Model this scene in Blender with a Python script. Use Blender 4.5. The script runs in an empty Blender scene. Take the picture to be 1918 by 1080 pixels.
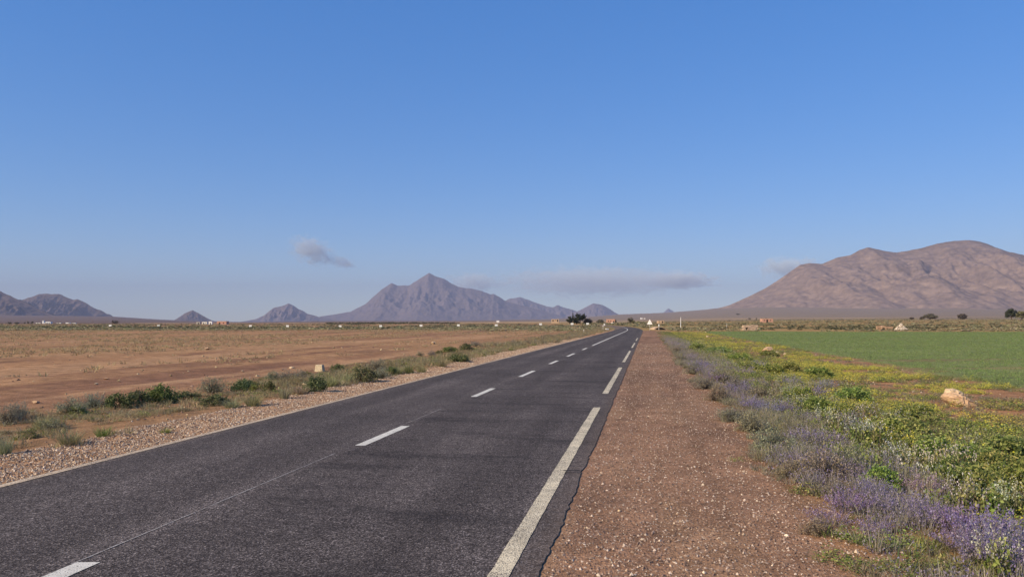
import bpy, bmesh, math, random
import numpy as np
from mathutils import Vector

# ------------------------------------------------------------------ basics
F, U0, V0, H = 1420.0, 959.0, 603.0, 1.65       # focal length and horizon of the photograph, eye height
rng = np.random.default_rng(7)
random.seed(7)
scene = bpy.context.scene
COL = scene.collection
sm = lambda a, b, x: (lambda t: t * t * (3 - 2 * t))(np.clip((x - a) / (b - a), 0, 1))


def spot(u, v, z=-0.08):
    """ground point seen at photo pixel (u, v) for ground level z"""
    y = F * (H - z) / (v - V0)
    return (u - U0) * y / F, y


def _h(ix, iy, seed):
    h = (ix.astype(np.int64) * 374761393 + iy.astype(np.int64) * 668265263 + seed * 1446653) & 0xffffffff
    h = ((h ^ (h >> 13)) * 1274126177) & 0xffffffff
    return ((h ^ (h >> 16)) & 0xffffff) / float(0xffffff)


def noise(x, y, seed=0):
    x, y = np.asarray(x, float), np.asarray(y, float)
    ix, iy = np.floor(x), np.floor(y)
    fx, fy = x - ix, y - iy
    fx, fy = fx * fx * fx * (fx * (fx * 6 - 15) + 10), fy * fy * fy * (fy * (fy * 6 - 15) + 10)
    a, b = _h(ix, iy, seed), _h(ix + 1, iy, seed)
    c, d = _h(ix, iy + 1, seed), _h(ix + 1, iy + 1, seed)
    return (a + (b - a) * fx) * (1 - fy) + (c + (d - c) * fx) * fy      # 0..1


def fbm(x, y, oct=4, seed=0, gain=.5):
    t, a, n = 0, 1, 0
    for k in range(oct):
        t = t + a * noise(x * 2 ** k + 17.3 * k, y * 2 ** k - 9.1 * k, seed + k)
        n += a
        a *= gain
    return t / n - .5                                                    # -.5..+.5


# ------------------------------------------------------------------ meshes and objects
def tri_mesh(name, v, f, col=None, smooth=False):
    me = bpy.data.meshes.new(name)
    v, f = np.asarray(v, np.float32), np.asarray(f, np.int32)
    k = f.shape[1]
    me.vertices.add(len(v))
    me.vertices.foreach_set('co', v.ravel())
    me.loops.add(f.size)
    me.loops.foreach_set('vertex_index', f.ravel())
    me.polygons.add(len(f))
    me.polygons.foreach_set('loop_start', np.arange(0, f.size, k, dtype=np.int32))
    me.polygons.foreach_set('loop_total', np.full(len(f), k, np.int32))
    me.polygons.foreach_set('use_smooth', np.full(len(f), bool(smooth)))
    if col is not None:
        at = me.color_attributes.new('col', 'FLOAT_COLOR', 'POINT')
        c = np.ones((len(v), 4), np.float32)
        c[:, :3] = col
        at.data.foreach_set('color', c.ravel())
    me.update(calc_edges=True)
    return me


def tag(o, label=None, cat=None, group=None, kind=None):
    for k, val in (('label', label), ('category', cat), ('group', group), ('kind', kind)):
        if val:
            o[k] = val
    return o


def link(name, me, mat=None, parent=None, loc=None, rz=0.0):
    o = bpy.data.objects.new(name, me)
    COL.objects.link(o)
    if mat is not None and not me.materials:
        me.materials.append(mat)
    if parent is not None:
        o.parent = parent
    if loc is not None:
        o.location = loc
    o.rotation_euler.z = rz
    return o


def empty(name, loc, rz=0.0):
    return link(name, None, None, None, loc, rz)


class MB:
    """collects simple solids into one mesh"""
    def __init__(s):
        s.bm = bmesh.new()

    def box(s, x0, x1, y0, y1, z0, z1, taper=1.0, tx=None, ty=None):
        cx, cy = (x0 + x1) / 2, (y0 + y1) / 2
        tx, ty = tx or taper, ty or taper
        vs = []
        for z, kx, ky in ((z0, 1, 1), (z1, tx, ty)):
            for (x, y) in ((x0, y0), (x1, y0), (x1, y1), (x0, y1)):
                vs.append(s.bm.verts.new((cx + (x - cx) * kx, cy + (y - cy) * ky, z)))
        for q in ((3, 2, 1, 0), (4, 5, 6, 7), (0, 1, 5, 4), (1, 2, 6, 5), (2, 3, 7, 6), (3, 0, 4, 7)):
            s.bm.faces.new([vs[i] for i in q])
        return s

    def tube(s, pts, rad, seg=7):
        rings = []
        for i, p in enumerate(pts):
            p = Vector(p)
            d = (Vector(pts[min(i + 1, len(pts) - 1)]) - Vector(pts[max(i - 1, 0)])).normalized()
            a = d.orthogonal().normalized()
            b = d.cross(a)
            rings.append([s.bm.verts.new(p + (a * math.cos(t) + b * math.sin(t)) * rad[i])
                          for t in [2 * math.pi * k / seg for k in range(seg)]])
        for r0, r1 in zip(rings, rings[1:]):
            for k in range(seg):
                s.bm.faces.new((r0[k], r0[(k + 1) % seg], r1[(k + 1) % seg], r1[k]))
        s.bm.faces.new(rings[0][::-1])
        s.bm.faces.new(rings[-1])
        return s

    def poly(s, pts, y0, y1):
        """outline in x,z extruded from y0 (front) to y1"""
        a = [s.bm.verts.new((x, y0, z)) for x, z in pts]
        b = [s.bm.verts.new((x, y1, z)) for x, z in pts]
        s.bm.faces.new(a)
        s.bm.faces.new(b[::-1])
        for k in range(len(pts)):
            j = (k + 1) % len(pts)
            s.bm.faces.new((a[j], a[k], b[k], b[j]))
        return s

    def done(s, name, mat, parent=None, loc=None, rz=0.0, bevel=0.0):
        bmesh.ops.recalc_face_normals(s.bm, faces=s.bm.faces)
        if bevel:
            bmesh.ops.bevel(s.bm, geom=list(s.bm.edges), offset=bevel, segments=2, affect='EDGES', profile=.6)
        me = bpy.data.meshes.new(name)
        s.bm.to_mesh(me)
        s.bm.free()
        return link(name, me, mat, parent, loc, rz)


# ------------------------------------------------------------------ materials
class NT:
    def __init__(s, m):
        m.use_nodes = True
        s.t = m.node_tree
        s.n = s.t.nodes
        s.n.clear()

    def add(s, kind, **kw):
        nd = s.n.new(kind)
        ins = kw.pop('ins', {})
        for k, v in kw.items():
            setattr(nd, k, v)
        for k, v in ins.items():
            if isinstance(v, bpy.types.NodeSocket):
                s.t.links.new(v, nd.inputs[k])
            else:
                nd.inputs[k].default_value = v
        return nd

    def ramp(s, fac, stops):
        nd = s.add('ShaderNodeValToRGB', ins={'Fac': fac})
        e = nd.color_ramp.elements
        while len(e) < len(stops):
            e.new(.5)
        for q, (p, c) in zip(e, stops):
            q.position = p
            q.color = (*c, 1) if len(c) == 3 else c
        return nd.outputs['Color']

    def mix(s, fac, a, b, mode='MIX'):
        nd = s.add('ShaderNodeMix', data_type='RGBA', blend_type=mode)
        for sock, v in ((nd.inputs['Factor'], fac), (nd.inputs['A'], a), (nd.inputs['B'], b)):
            pass
        for idx, v in ((0, fac), (6, a), (7, b)):
            if isinstance(v, bpy.types.NodeSocket):
                s.t.links.new(v, nd.inputs[idx])
            else:
                nd.inputs[idx].default_value = (*v, 1) if isinstance(v, tuple) and len(v) == 3 else v
        return nd.outputs[2]

    def math(s, op, a, b=0.0, clamp=False):
        nd = s.add('ShaderNodeMath', operation=op, use_clamp=clamp)
        for i, v in ((0, a), (1, b)):
            if isinstance(v, bpy.types.NodeSocket):
                s.t.links.new(v, nd.inputs[i])
            else:
                nd.inputs[i].default_value = v
        return nd.outputs[0]

    def pos(s, scale=(1, 1, 1)):
        g = s.add('ShaderNodeNewGeometry')
        return s.add('ShaderNodeMapping', ins={'Vector': g.outputs['Position'], 'Scale': scale}).outputs[0]

    def noise(s, vec, scale, detail=4, rough=.55):
        return s.add('ShaderNodeTexNoise', ins={'Vector': vec, 'Scale': scale, 'Detail': detail, 'Roughness': rough}).outputs['Fac']

    def vor(s, vec, scale, feature='F1'):
        return s.add('ShaderNodeTexVoronoi', feature=feature, ins={'Vector': vec, 'Scale': scale})

    def finish(s, color, rough=.85, bump=None, spec=.25, strength=.5, dist=.01, trans=0.0):
        p = s.add('ShaderNodeBsdfPrincipled', ins={'Roughness': rough, 'Specular IOR Level': spec})
        if isinstance(color, bpy.types.NodeSocket):
            s.t.links.new(color, p.inputs['Base Color'])
        else:
            p.inputs['Base Color'].default_value = (*color, 1)
        if bump is not None:
            b = s.add('ShaderNodeBump', ins={'Height': bump, 'Strength': strength, 'Distance': dist})
            s.t.links.new(b.outputs[0], p.inputs['Normal'])
        out = s.add('ShaderNodeOutputMaterial')
        sh = p.outputs[0]
        if trans:
            t = s.add('ShaderNodeBsdfTranslucent')
            s.t.links.new(color, t.inputs['Color'])
            sh = s.add('ShaderNodeMixShader', ins={0: trans, 1: sh, 2: t.outputs[0]}).outputs[0]
        s.t.links.new(sh, out.inputs['Surface'])


def new_mat(name):
    m = bpy.data.materials.new(name)
    return m, NT(m)


def simple(name, c, var=.18, scale=6.0, rough=.85, bump=.3, dist=.01):
    m, n = new_mat(name)
    p = n.pos()
    f = n.noise(p, scale, 5, .6)
    a = tuple(x * (1 - var) for x in c)
    b = tuple(min(1, x * (1 + var)) for x in c)
    n.finish(n.ramp(f, [(.3, a), (.7, b)]), rough, f, strength=bump, dist=dist)
    return m


# plants: leaf colour is stored per leaf, the object colour gives each plant its own hue
M_PLANT, n = new_mat('leaf')
at = n.add('ShaderNodeAttribute', attribute_name='col')
oi = n.add('ShaderNodeObjectInfo')
n.finish(n.mix(1.0, at.outputs['Color'], oi.outputs['Color'], 'MULTIPLY'), .7, spec=.15, trans=.34)

# asphalt: aggregate, wheel tracks along the lanes, darker cross bands, dust at the margins
M_ASPHALT, n = new_mat('asphalt')
p = n.pos()
v1 = n.vor(p, 98)
v2 = n.vor(p, 52)
big = n.noise(p, .35, 4)
mid = n.noise(p, 9, 4)
g = n.add('ShaderNodeNewGeometry')
rot = n.add('ShaderNodeMapping', ins={'Vector': g.outputs['Position'], 'Rotation': (0, 0, math.atan(.178))}).outputs[0]
sx = n.add('ShaderNodeSeparateXYZ', ins={0: rot}).outputs['X']            # offset from the edge minus 0.7
st = n.noise(n.add('ShaderNodeMapping', ins={'Vector': rot, 'Scale': (1.6, .10, 1)}).outputs[0], 1.0, 4, .6)
cb = n.noise(n.add('ShaderNodeMapping', ins={'Vector': rot, 'Scale': (.35, 1.5, 1)}).outputs[0], 1.0, 4, .65)
base = n.ramp(v1.outputs['Color'], [(0, (.018, .015, .014)), (.40, (.055, .047, .046)), (.66, (.120, .104, .100)), (.88, (.26, .225, .215)), (1, (.54, .48, .45))])
base = n.mix(n.ramp(v2.outputs['Color'], [(.80, (0, 0, 0)), (.9, (.6, .6, .6))]), base, (.115, .098, .092))
base = n.mix(n.ramp(n.vor(p, 34).outputs['Color'], [(.93, (0, 0, 0)), (.96, (.5, .5, .5))]), base, (.22, .19, .17))
base = n.mix(1.0, base, n.ramp(big, [(.3, (.84, .83, .80)), (.7, (1.34, 1.31, 1.25))]), 'MULTIPLY')
base = n.mix(1.0, base, n.ramp(mid, [(.3, (.82, .82, .82)), (.7, (1.16, 1.16, 1.16))]), 'MULTIPLY')
base = n.mix(1.0, base, n.ramp(st, [(.35, (.80, .80, .80)), (.65, (1.12, 1.12, 1.12))]), 'MULTIPLY')
wt = n.math('COSINE', n.math('MULTIPLY', n.math('ADD', sx, 1.65), 4.488))
wt = n.math('MULTIPLY', n.math('ADD', n.math('MULTIPLY', wt, .5), .5), n.math('ADD', n.math('MULTIPLY', big, .9), .1))
base = n.mix(n.math('MULTIPLY', wt, .42), base, (.030, .026, .026))
lane = n.math('GREATER_THAN', sx, -3.73)
base = n.mix(n.math('MULTIPLY', n.math('MULTIPLY', n.ramp(cb, [(.5, (0, 0, 0)), (.66, (1, 1, 1))]), lane), .48), base, (.026, .023, .023))
mar = n.math('MAXIMUM', n.math('ADD', n.math('MULTIPLY', n.math('ADD', sx, .70), 3.2), .75), n.math('ADD', n.math('MULTIPLY', n.math('ADD', sx, 6.45), -2.6), .75))
dust = n.math('MULTIPLY', n.math('MAXIMUM', n.math('ADD', mar, n.math('MULTIPLY', n.math('SUBTRACT', mid, .5), 1.6)), 0.0), .5, True)
base = n.mix(dust, base, (.17, .125, .095))
n.finish(base, .9, v1.outputs['Distance'], spec=.08, strength=.6, dist=.006)

# worn paint (cream), aggregate shows through
def paint(name, c, wear, dirt):
    m, n = new_mat(name)
    p = n.pos()
    v = n.vor(p, 105)
    w = n.noise(p, 1.6, 5, .65)
    hole = n.math('GREATER_THAN', n.math('ADD', n.math('MULTIPLY', v.outputs['Distance'], 1.0), n.math('MULTIPLY', w, .7)), wear)
    col = n.ramp(n.noise(p, 11, 5), [(.3, dirt), (.65, c)])
    col = n.mix(n.math('MULTIPLY', hole, .82), col, (.075, .068, .065))
    n.finish(col, .75, v.outputs['Distance'], strength=.4, dist=.004)
    return m


M_PAINT = paint('white_paint', (.72, .69, .60), 1.12, (.58, .55, .47))
M_EDGE = paint('edge_paint', (.86, .75, .52), .89, (.66, .56, .37))
M_SEAM = paint('seam_paint', (.50, .47, .43), .95, (.34, .31, .29))
M_WORN = paint('worn_edge_paint', (.70, .56, .38), .95, (.50, .37, .24))

# soil: region colours live on the mesh, grain comes from the shader
M_GROUND, n = new_mat('soil')
p = n.pos()
at = n.add('ShaderNodeAttribute', attribute_name='col')
n1 = n.noise(p, 2.2, 6, .62)
n2 = n.noise(p, 26, 5, .65)
n3 = n.noise(p, .16, 5, .6)
v = n.vor(p, 55)
v2 = n.vor(p, 16)
c = n.mix(1.0, at.outputs['Color'], n.ramp(n1, [(.3, (.68, .66, .64)), (.7, (1.28, 1.28, 1.28))]), 'MULTIPLY')
c = n.mix(1.0, c, n.ramp(n2, [(.3, (.58, .55, .52)), (.68, (1.40, 1.38, 1.36))]), 'MULTIPLY')
c = n.mix(1.0, c, n.ramp(n3, [(.35, (.88, .86, .85)), (.65, (1.1, 1.1, 1.1))]), 'MULTIPLY')
c = n.mix(n.ramp(v.outputs['Color'], [(.84, (0, 0, 0)), (.95, (.55, .55, .55))]), c, (.46, .36, .28))
c = n.mix(n.ramp(v2.outputs['Color'], [(.95, (0, 0, 0)), (.97, (.4, .4, .4))]), c, (.40, .29, .21))
hgt = n.math('ADD', n.math('MULTIPLY', n2, .8), n.math('MULTIPLY', v.outputs['Distance'], -.35))
n.finish(c, .95, hgt, spec=.12, strength=.7, dist=.03)

# far mountains
def rock_mat(name, dark, mid_, pale, band):
    m, n = new_mat(name)
    p = n.pos((.001, .001, .001))
    a = n.noise(p, 2.6, 8, .62)
    b = n.noise(n.pos((.0014, .0014, .011)), 3.4, 9, .7)
    d = n.noise(p, 22, 9, .68)
    c = n.ramp(a, [(.32, dark), (.56, mid_), (.78, mid_)])
    c = n.mix(n.ramp(b, [(.52, (0, 0, 0)), (.62, (band, band, band))]), c, pale)
    c = n.mix(1.0, c, n.ramp(d, [(.36, (.74, .74, .76)), (.64, (1.27, 1.25, 1.21))]), 'MULTIPLY')
    h = n.math('ADD', n.math('MULTIPLY', d, .6), a)
    n.finish(c, .95, h, spec=.05, strength=.22, dist=45)
    return m


M_MTN_R = rock_mat('ochre_mountain_rock', (.155, .114, .096), (.198, .146, .122), (.28, .21, .172), .5)
M_MTN_C = rock_mat('purple_mountain_rock', (.105, .088, .098), (.138, .112, .118), (.20, .16, .155), .35)
M_MTN_L = rock_mat('dark_mountain_rock', (.065, .055, .06), (.12, .090, .085), (.20, .145, .12), .35)

M_STONE = simple('sandstone', (.50, .34, .21), .2, 14, bump=.5, dist=.02)
M_PEBBLE, n = new_mat('pebble')
at = n.add('ShaderNodeAttribute', attribute_name='col')
n.finish(at.outputs['Color'], .85, spec=.2)
M_CREAM = simple('cream_stone', (.50, .41, .27), .28, 16, bump=.4)
M_WHITE = simple('white_plate', (.80, .79, .76), .06, 9, rough=.5, bump=.05)
M_WHITEWALL = simple('whitewash', (.74, .70, .62), .10, 2, bump=.2)
M_SALMON = simple('salmon_plaster', (.50, .28, .20), .12, 1.2, bump=.2)
M_TAN = simple('tan_plaster', (.52, .37, .24), .12, 1.2, bump=.2)
M_CLAY = simple('orange_clay', (.42, .27, .17), .15, 3, bump=.3, dist=.03)
M_DARK = simple('dark_opening', (.02, .017, .015), .2, 3)
M_GREYPOST = simple('weathered_concrete', (.42, .39, .34), .15, 8)
M_BARK = simple('bark', (.11, .08, .06), .25, 9, bump=.6, dist=.02)
M_MARK = simple('sign_symbol', (.10, .09, .10), .1, 9)
M_RED = simple('faded_red_border', (.60, .42, .40), .1, 9)

# ------------------------------------------------------------------ sky, sun, camera
SUN_EL = math.radians(31)
sun_dir = Vector((-.85, -.53, 0)).normalized() * math.cos(SUN_EL) + Vector((0, 0, math.sin(SUN_EL)))
w = bpy.data.worlds.new('World')
scene.world = w
w.use_nodes = True
nt = w.node_tree
nt.nodes.clear()
sky = nt.nodes.new('ShaderNodeTexSky')
sky.sky_type = 'NISHITA'
sky.sun_disc = False
sky.sun_elevation = SUN_EL
sky.sun_rotation = math.atan2(sun_dir.x, sun_dir.y)
sky.altitude = 900
sky.air_density, sky.dust_density, sky.ozone_density = 1.0, 0.0, 6.0
bg = nt.nodes.new('ShaderNodeBackground')
bg.inputs['Strength'].default_value = .094
gm = nt.nodes.new('ShaderNodeGamma')
gm.inputs[1].default_value = .5
hs = nt.nodes.new('ShaderNodeHueSaturation')
hs.inputs['Hue'].default_value = .517
hs.inputs['Saturation'].default_value = 1.74
hs.inputs['Value'].default_value = 2.85
wo = nt.nodes.new('ShaderNodeOutputWorld')
nt.links.new(sky.outputs[0], gm.inputs[0])
nt.links.new(gm.outputs[0], hs.inputs['Color'])
nt.links.new(hs.outputs[0], bg.inputs[0])
nt.links.new(bg.outputs[0], wo.inputs[0])

sl = bpy.data.lights.new('sun', 'SUN')
sl.energy, sl.angle, sl.color = 5.0, math.radians(.53), (1.0, .825, .57)
so = bpy.data.objects.new('sun', sl)
COL.objects.link(so)
so.rotation_euler = (-sun_dir).to_track_quat('-Z', 'Y').to_euler()
so.location = (-40, -20, 30)

cam = bpy.data.cameras.new('camera')
cam.sensor_width = 36
cam.lens = F / 1918 * 36
cam.shift_y = (V0 - 540) / 1918
cam.clip_start, cam.clip_end = .05, 90000
scene.cycles.volume_bounces = 3
co = bpy.data.objects.new('camera', cam)
COL.objects.link(co)
co.location = (0, 0, H)
co.rotation_euler = (math.radians(90), 0, 0)
scene.camera = co
scene.view_settings.view_transform = 'Standard'
scene.view_settings.look = 'None'
scene.view_settings.exposure = .36
scene.view_settings.gamma = 1.0

# ------------------------------------------------------------------ the lie of the land
CA = math.cos(math.atan(.178))
SC = -3.03                                             # centre line, measured from the right edge of the asphalt
SL = -5.75                                             # left edge of the asphalt


def road_x(y):
    """x of the right asphalt edge at distance y: straight, then a long bend to the left"""
    return -.71 + .178 * y - np.maximum(0, y - 135) ** 2 / 2000


def off(x, y):
    return (x - road_x(y)) * CA


UP = np.array([-200, 0, 206, 300, 400, 470, 620, 860, 1040, 1160, 1250, 1344, 1450, 1700, 1918, 2300], float)
PV = np.array([602.6, 602.6, 602.6, 602.6, 602.6, 602.6, 602.4, 601.5, 600.5, 599.5, 598, 596, 594, 592, 591, 591])    # gentle rise of the plain
FV = np.array([588, 589.5, 592, 598, 602, 602.6, 600.5, 599.8, 597, 588.5, 585, 577.5, 573, 573, 573, 573])           # foot slopes of the mountains


def slope(x, y):
    r = np.hypot(x, y)
    yy = np.maximum(y, 1e-3)
    u = np.where(y > 1, U0 + F * x / yy, 959)
    front = sm(-.2, .5, y / np.maximum(r, 1e-3))
    k = (V0 - np.interp(u, UP, PV)) / F * front
    z = k * np.clip(yy - 150, 0, 1e9) * (yy > 150)
    kf = (np.interp(u, UP, PV) - np.interp(u, UP, FV)) / F * front
    z = z + kf * yy * sm(900, 6500, yy)
    return z


def ground_z(x, y):
    x, y = np.asarray(x, float), np.asarray(y, float)
    s = off(x, y)
    r = np.hypot(x, y)
    z = slope(x, y)
    z = z - .012 - .12 * sm(2.2, 5, s) - .13 * sm(6.9, 9.5, -s)
    under = sm(-.10, -.35, s) * sm(SL + .10, SL + .35, s)
    out = np.clip(sm(.15, 1.2, s) + sm(-SL + .15, -SL + 1.0, -s), 0, 1)
    z = z - .06 * under
    lump = .05 * fbm(x / .55, y / .55, 4, 3) + .10 * fbm(x / 2.6, y / 2.6, 3, 9)
    flat = 1 - .75 * sm(2.4, 1.8, s) * (s > 0)
    z = z + lump * out * flat * (1 - .5 * sm(10.0, 11, s))
    z = z + .55 * fbm(x / 70, y / 70, 3, 21) * sm(9, 60, np.abs(s + 2.9)) * sm(30, 120, r)
    return z


def ground_col(x, y):
    s = off(x, y)
    r = np.hypot(x, y)
    t = y
    e1, e2 = fbm(x / .5, y / .5, 4, 31), fbm(x / 2.3, y / 2.3, 4, 37)
    st = fbm(s / 2.2, t / 16, 4, 41)                     # streaks that run with the road
    st2 = fbm(s / 6.5, t / 30, 3, 43)
    L = lambda a, b, w: a + (b - a) * np.asarray(w)[..., None]
    c3 = lambda *c: np.array(c, float)
    # left plain
    soil = L(L(c3(.285, .20, .140), c3(.20, .138, .105), sm(-.05, .13, st)), c3(.345, .25, .18), sm(.02, .2, e2 + st2))
    track = sm(-15.3, -14.7, s + .6 * e2) * sm(-11.6, -12.3, s + .6 * e2)
    soil = L(soil, c3(.22, .148, .112), track * .8)
    soil = L(soil, c3(.17, .11, .09), sm(.10, .2, fbm(s / 3.2, t / 26, 3, 47)) * .85)
    soil = L(soil, c3(.36, .27, .20), sm(.08, .2, fbm(s / 2.6, t / 30, 3, 48)) * .7)
    dry = sm(-.12, .12, st2 + .7 * e2 + .1) * sm(24, 60, r)
    soil = L(soil, c3(.275, .205, .140), dry * .7)
    left = soil
    left = L(left, c3(.20, .15, .105), sm(-11.2, -9.8, s + 1.5 * e2) * .7)
    left = L(left, c3(.34, .25, .19), sm(-7.3, -6.8, s + .9 * e1))
    left = L(left, c3(.15, .19, .11), sm(150, 190, y) * sm(330, 260, y) * sm(-.2, .1, st2 + e2 + .05))
    # right side
    sh = L(c3(.185, .137, .124), c3(.245, .178, .150), sm(-.15, .15, e2 + .5 * e1))
    sh = L(sh, c3(.105, .076, .064), sm(-.02, .16, fbm(s / .35, t / 7, 3, 45)) * .4)
    sh = L(sh, c3(.26, .20, .165), sm(.10, .22, fbm(s / .5, t / 5, 3, 46)) * .6)
    right = L(sh, c3(.27, .18, .125), sm(1.8, 2.5, s + .8 * e1))
    right = L(right, c3(.17, .15, .07), sm(2.2, 3.4, s + 1.2 * e2) * sm(6.4, 5.2, s + 1.8 * e2) * .8)
    field = L(c3(.125, .20, .09), c3(.155, .23, .11), sm(-.15, .15, e2))
    field = L(field, c3(.20, .17, .12), sm(.17, .27, fbm(s / 14, t / 3.5, 4, 51)) * .6)
    fm = sm(9.8, 11.0, s + 2.2 * e2) * sm(150, 143, y + 6 * e2)
    right = L(right, field, fm)
    right = L(right, c3(.28, .22, .12), sm(143, 150, y + 6 * e2))
    right = L(right, c3(.20, .19, .09), sm(150, 170, y) * sm(-.1, .15, fbm(x / 40, y / 40, 4, 61)) * .8)
    c = np.where((s > -2.9)[..., None], right, left)
    far = sm(450, 1100, r)
    fan = L(c3(.115, .10, .11), c3(.185, .178, .175), sm(-.3, .25, np.arctan2(x, np.maximum(y, 1)) + .12 * fbm(x / 900, y / 900, 4, 71)))
    fan = L(fan, c3(.34, .29, .22), sm(500, 900, r) * sm(2600, 1500, r) * sm(0, .2, fbm(x / 400, y / 150, 3, 77) + .05) * (x > -500))
    c = L(c, fan, far)
    return c


# ground sheet: rings round the eye point, finer ahead
ang = np.concatenate([np.radians(np.arange(-46, 46, .2)), np.radians(np.arange(46, 314, 4))])
rad = .5 * 1.0195 ** np.arange(0, 558)
A, R = np.meshgrid(ang, rad)
gx, gy = (R * np.sin(A)), (R * np.cos(A))
gz = ground_z(gx, gy)
gc = ground_col(gx, gy)
na, nr = len(ang), len(rad)
ii = np.arange(nr * na).reshape(nr, na)
j2 = np.roll(ii, -1, axis=1)
q = np.stack([ii[:-1], ii[1:], j2[1:], j2[:-1]], -1).reshape(-1, 4)
gv = np.stack([gx, gy, gz], -1).reshape(-1, 3)
RG = float(rad[-1])
# close the middle
mid_i = len(gv)
me = tri_mesh('ground', gv, q[:, [0, 3, 2, 1]], gc.reshape(-1, 3) * np.array([1.28, 1.03, .73]), smooth=True)
ground = tag(link('ground', me, M_GROUND), kind='structure')

# ------------------------------------------------------------------ road
ys = [1.0]
while ys[-1] < 330:
    ys.append(ys[-1] + max(.035, ys[-1] * .006))
ys = np.array([-30.0, -15, -6] + list(np.arange(-3, 1, .1)) + ys)


def strip(name, s0, s1, yy, z, mat, wob0=None, wob1=None, skirt=0.0, nc=2):
    cols = []
    for k in range(nc):
        f = k / (nc - 1)
        a = s0 + (wob0(yy) if wob0 else 0)
        b = s1 + (wob1(yy) if wob1 else 0)
        sv = a + (b - a) * f
        x = road_x(yy) + sv / CA
        crown = -.02 * ((sv - SC) / 2.9) ** 2
        cols.append(np.stack([x, yy, slope(x, yy) + z + crown], -1))
    if skirt:
        l0, l1 = cols[0].copy(), cols[-1].copy()
        l0[:, 2] -= skirt
        l1[:, 2] -= skirt
        l0[:, 0] -= .02
        l1[:, 0] += .012
        cols = [l0] + cols + [l1]
    v = np.stack(cols, 1)
    n_, m_ = v.shape[:2]
    i = np.arange(n_ * m_).reshape(n_, m_)
    f = np.stack([i[:-1, :-1], i[:-1, 1:], i[1:, 1:], i[1:, :-1]], -1).reshape(-1, 4)
    return v.reshape(-1, 3), f


jag = lambda y: .06 * fbm(y / .9, y * 0, 4, 81) + .035 * fbm(y / .13, y * 0, 3, 82)
jagl = lambda y: .14 * fbm(y / 1.6, y * 0, 4, 83) + .05 * fbm(y / .16, y * 0, 3, 84)
v_, f_ = strip('road', SL, 0, ys, .02, M_ASPHALT, jagl, jag, .12, 13)
road = tag(link('road', tri_mesh('road', v_, f_), M_ASPHALT), kind='structure')


def vy(v):
    return F * H / (v - V0)


def marks(name, segs, sc, wd, mat, z=.0245):
    V, Fc, o = [], [], 0
    for (a, b, dw) in segs:
        yy = np.arange(a, b, max(.08, (b - a) / 90))
        yy = np.append(yy, b)
        sd = int(a * 7) % 50
        v_, f_ = strip(name, sc - wd * dw / 2, sc + wd * dw / 2, yy, z, mat,
                       lambda y: .012 * fbm(y / .12, y * 0, 3, sd), lambda y: .012 * fbm(y / .12, y * 0 + 5, 3, sd), 0, 3)
        V.append(v_)
        Fc.append(f_ + o)
        o += len(v_)
    return tag(link(name, tri_mesh(name, np.concatenate(V), np.concatenate(Fc)), mat), kind='structure')


dash = [(2.8, vy(1058.5), 1.15), (vy(837), vy(800), 1), (vy(744.5), vy(728.5), 1), (vy(706.5), vy(695.2), 1), (vy(682.3), vy(676), 1),
        (vy(668), vy(662.3), 1), (vy(655.5), vy(652.2), 1), (vy(647.5), 215, 1.05)]
marks('road_marking', dash, SC, .135, M_PAINT)
marks('road_marking', [(3, vy(763), 1), (vy(737), vy(688), .95), (vy(678), vy(657), .85), (vy(651), vy(642), .8), (vy(638), vy(633), .8)], -.25, .138, M_EDGE)
marks('road_marking', [(2, 90, 1)], SL + .06, .115, M_WORN)
marks('road_marking', [(5.1, 9.4, 1), (11.9, 14.3, .8), (18.6, 20, .8)], SC - .085, .010, M_SEAM, .0242)
# short transverse crack beside the edge line
cx = float(road_x(np.array(8.35)))
link_c = MB().box(-.20, -.02, -.012, .012, 0, .003)
o = link_c.done('road_crack', simple('crack_filler', (.012, .011, .011)), None, (cx - .01, 8.35, .0205))
tag(o, kind='structure')

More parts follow.
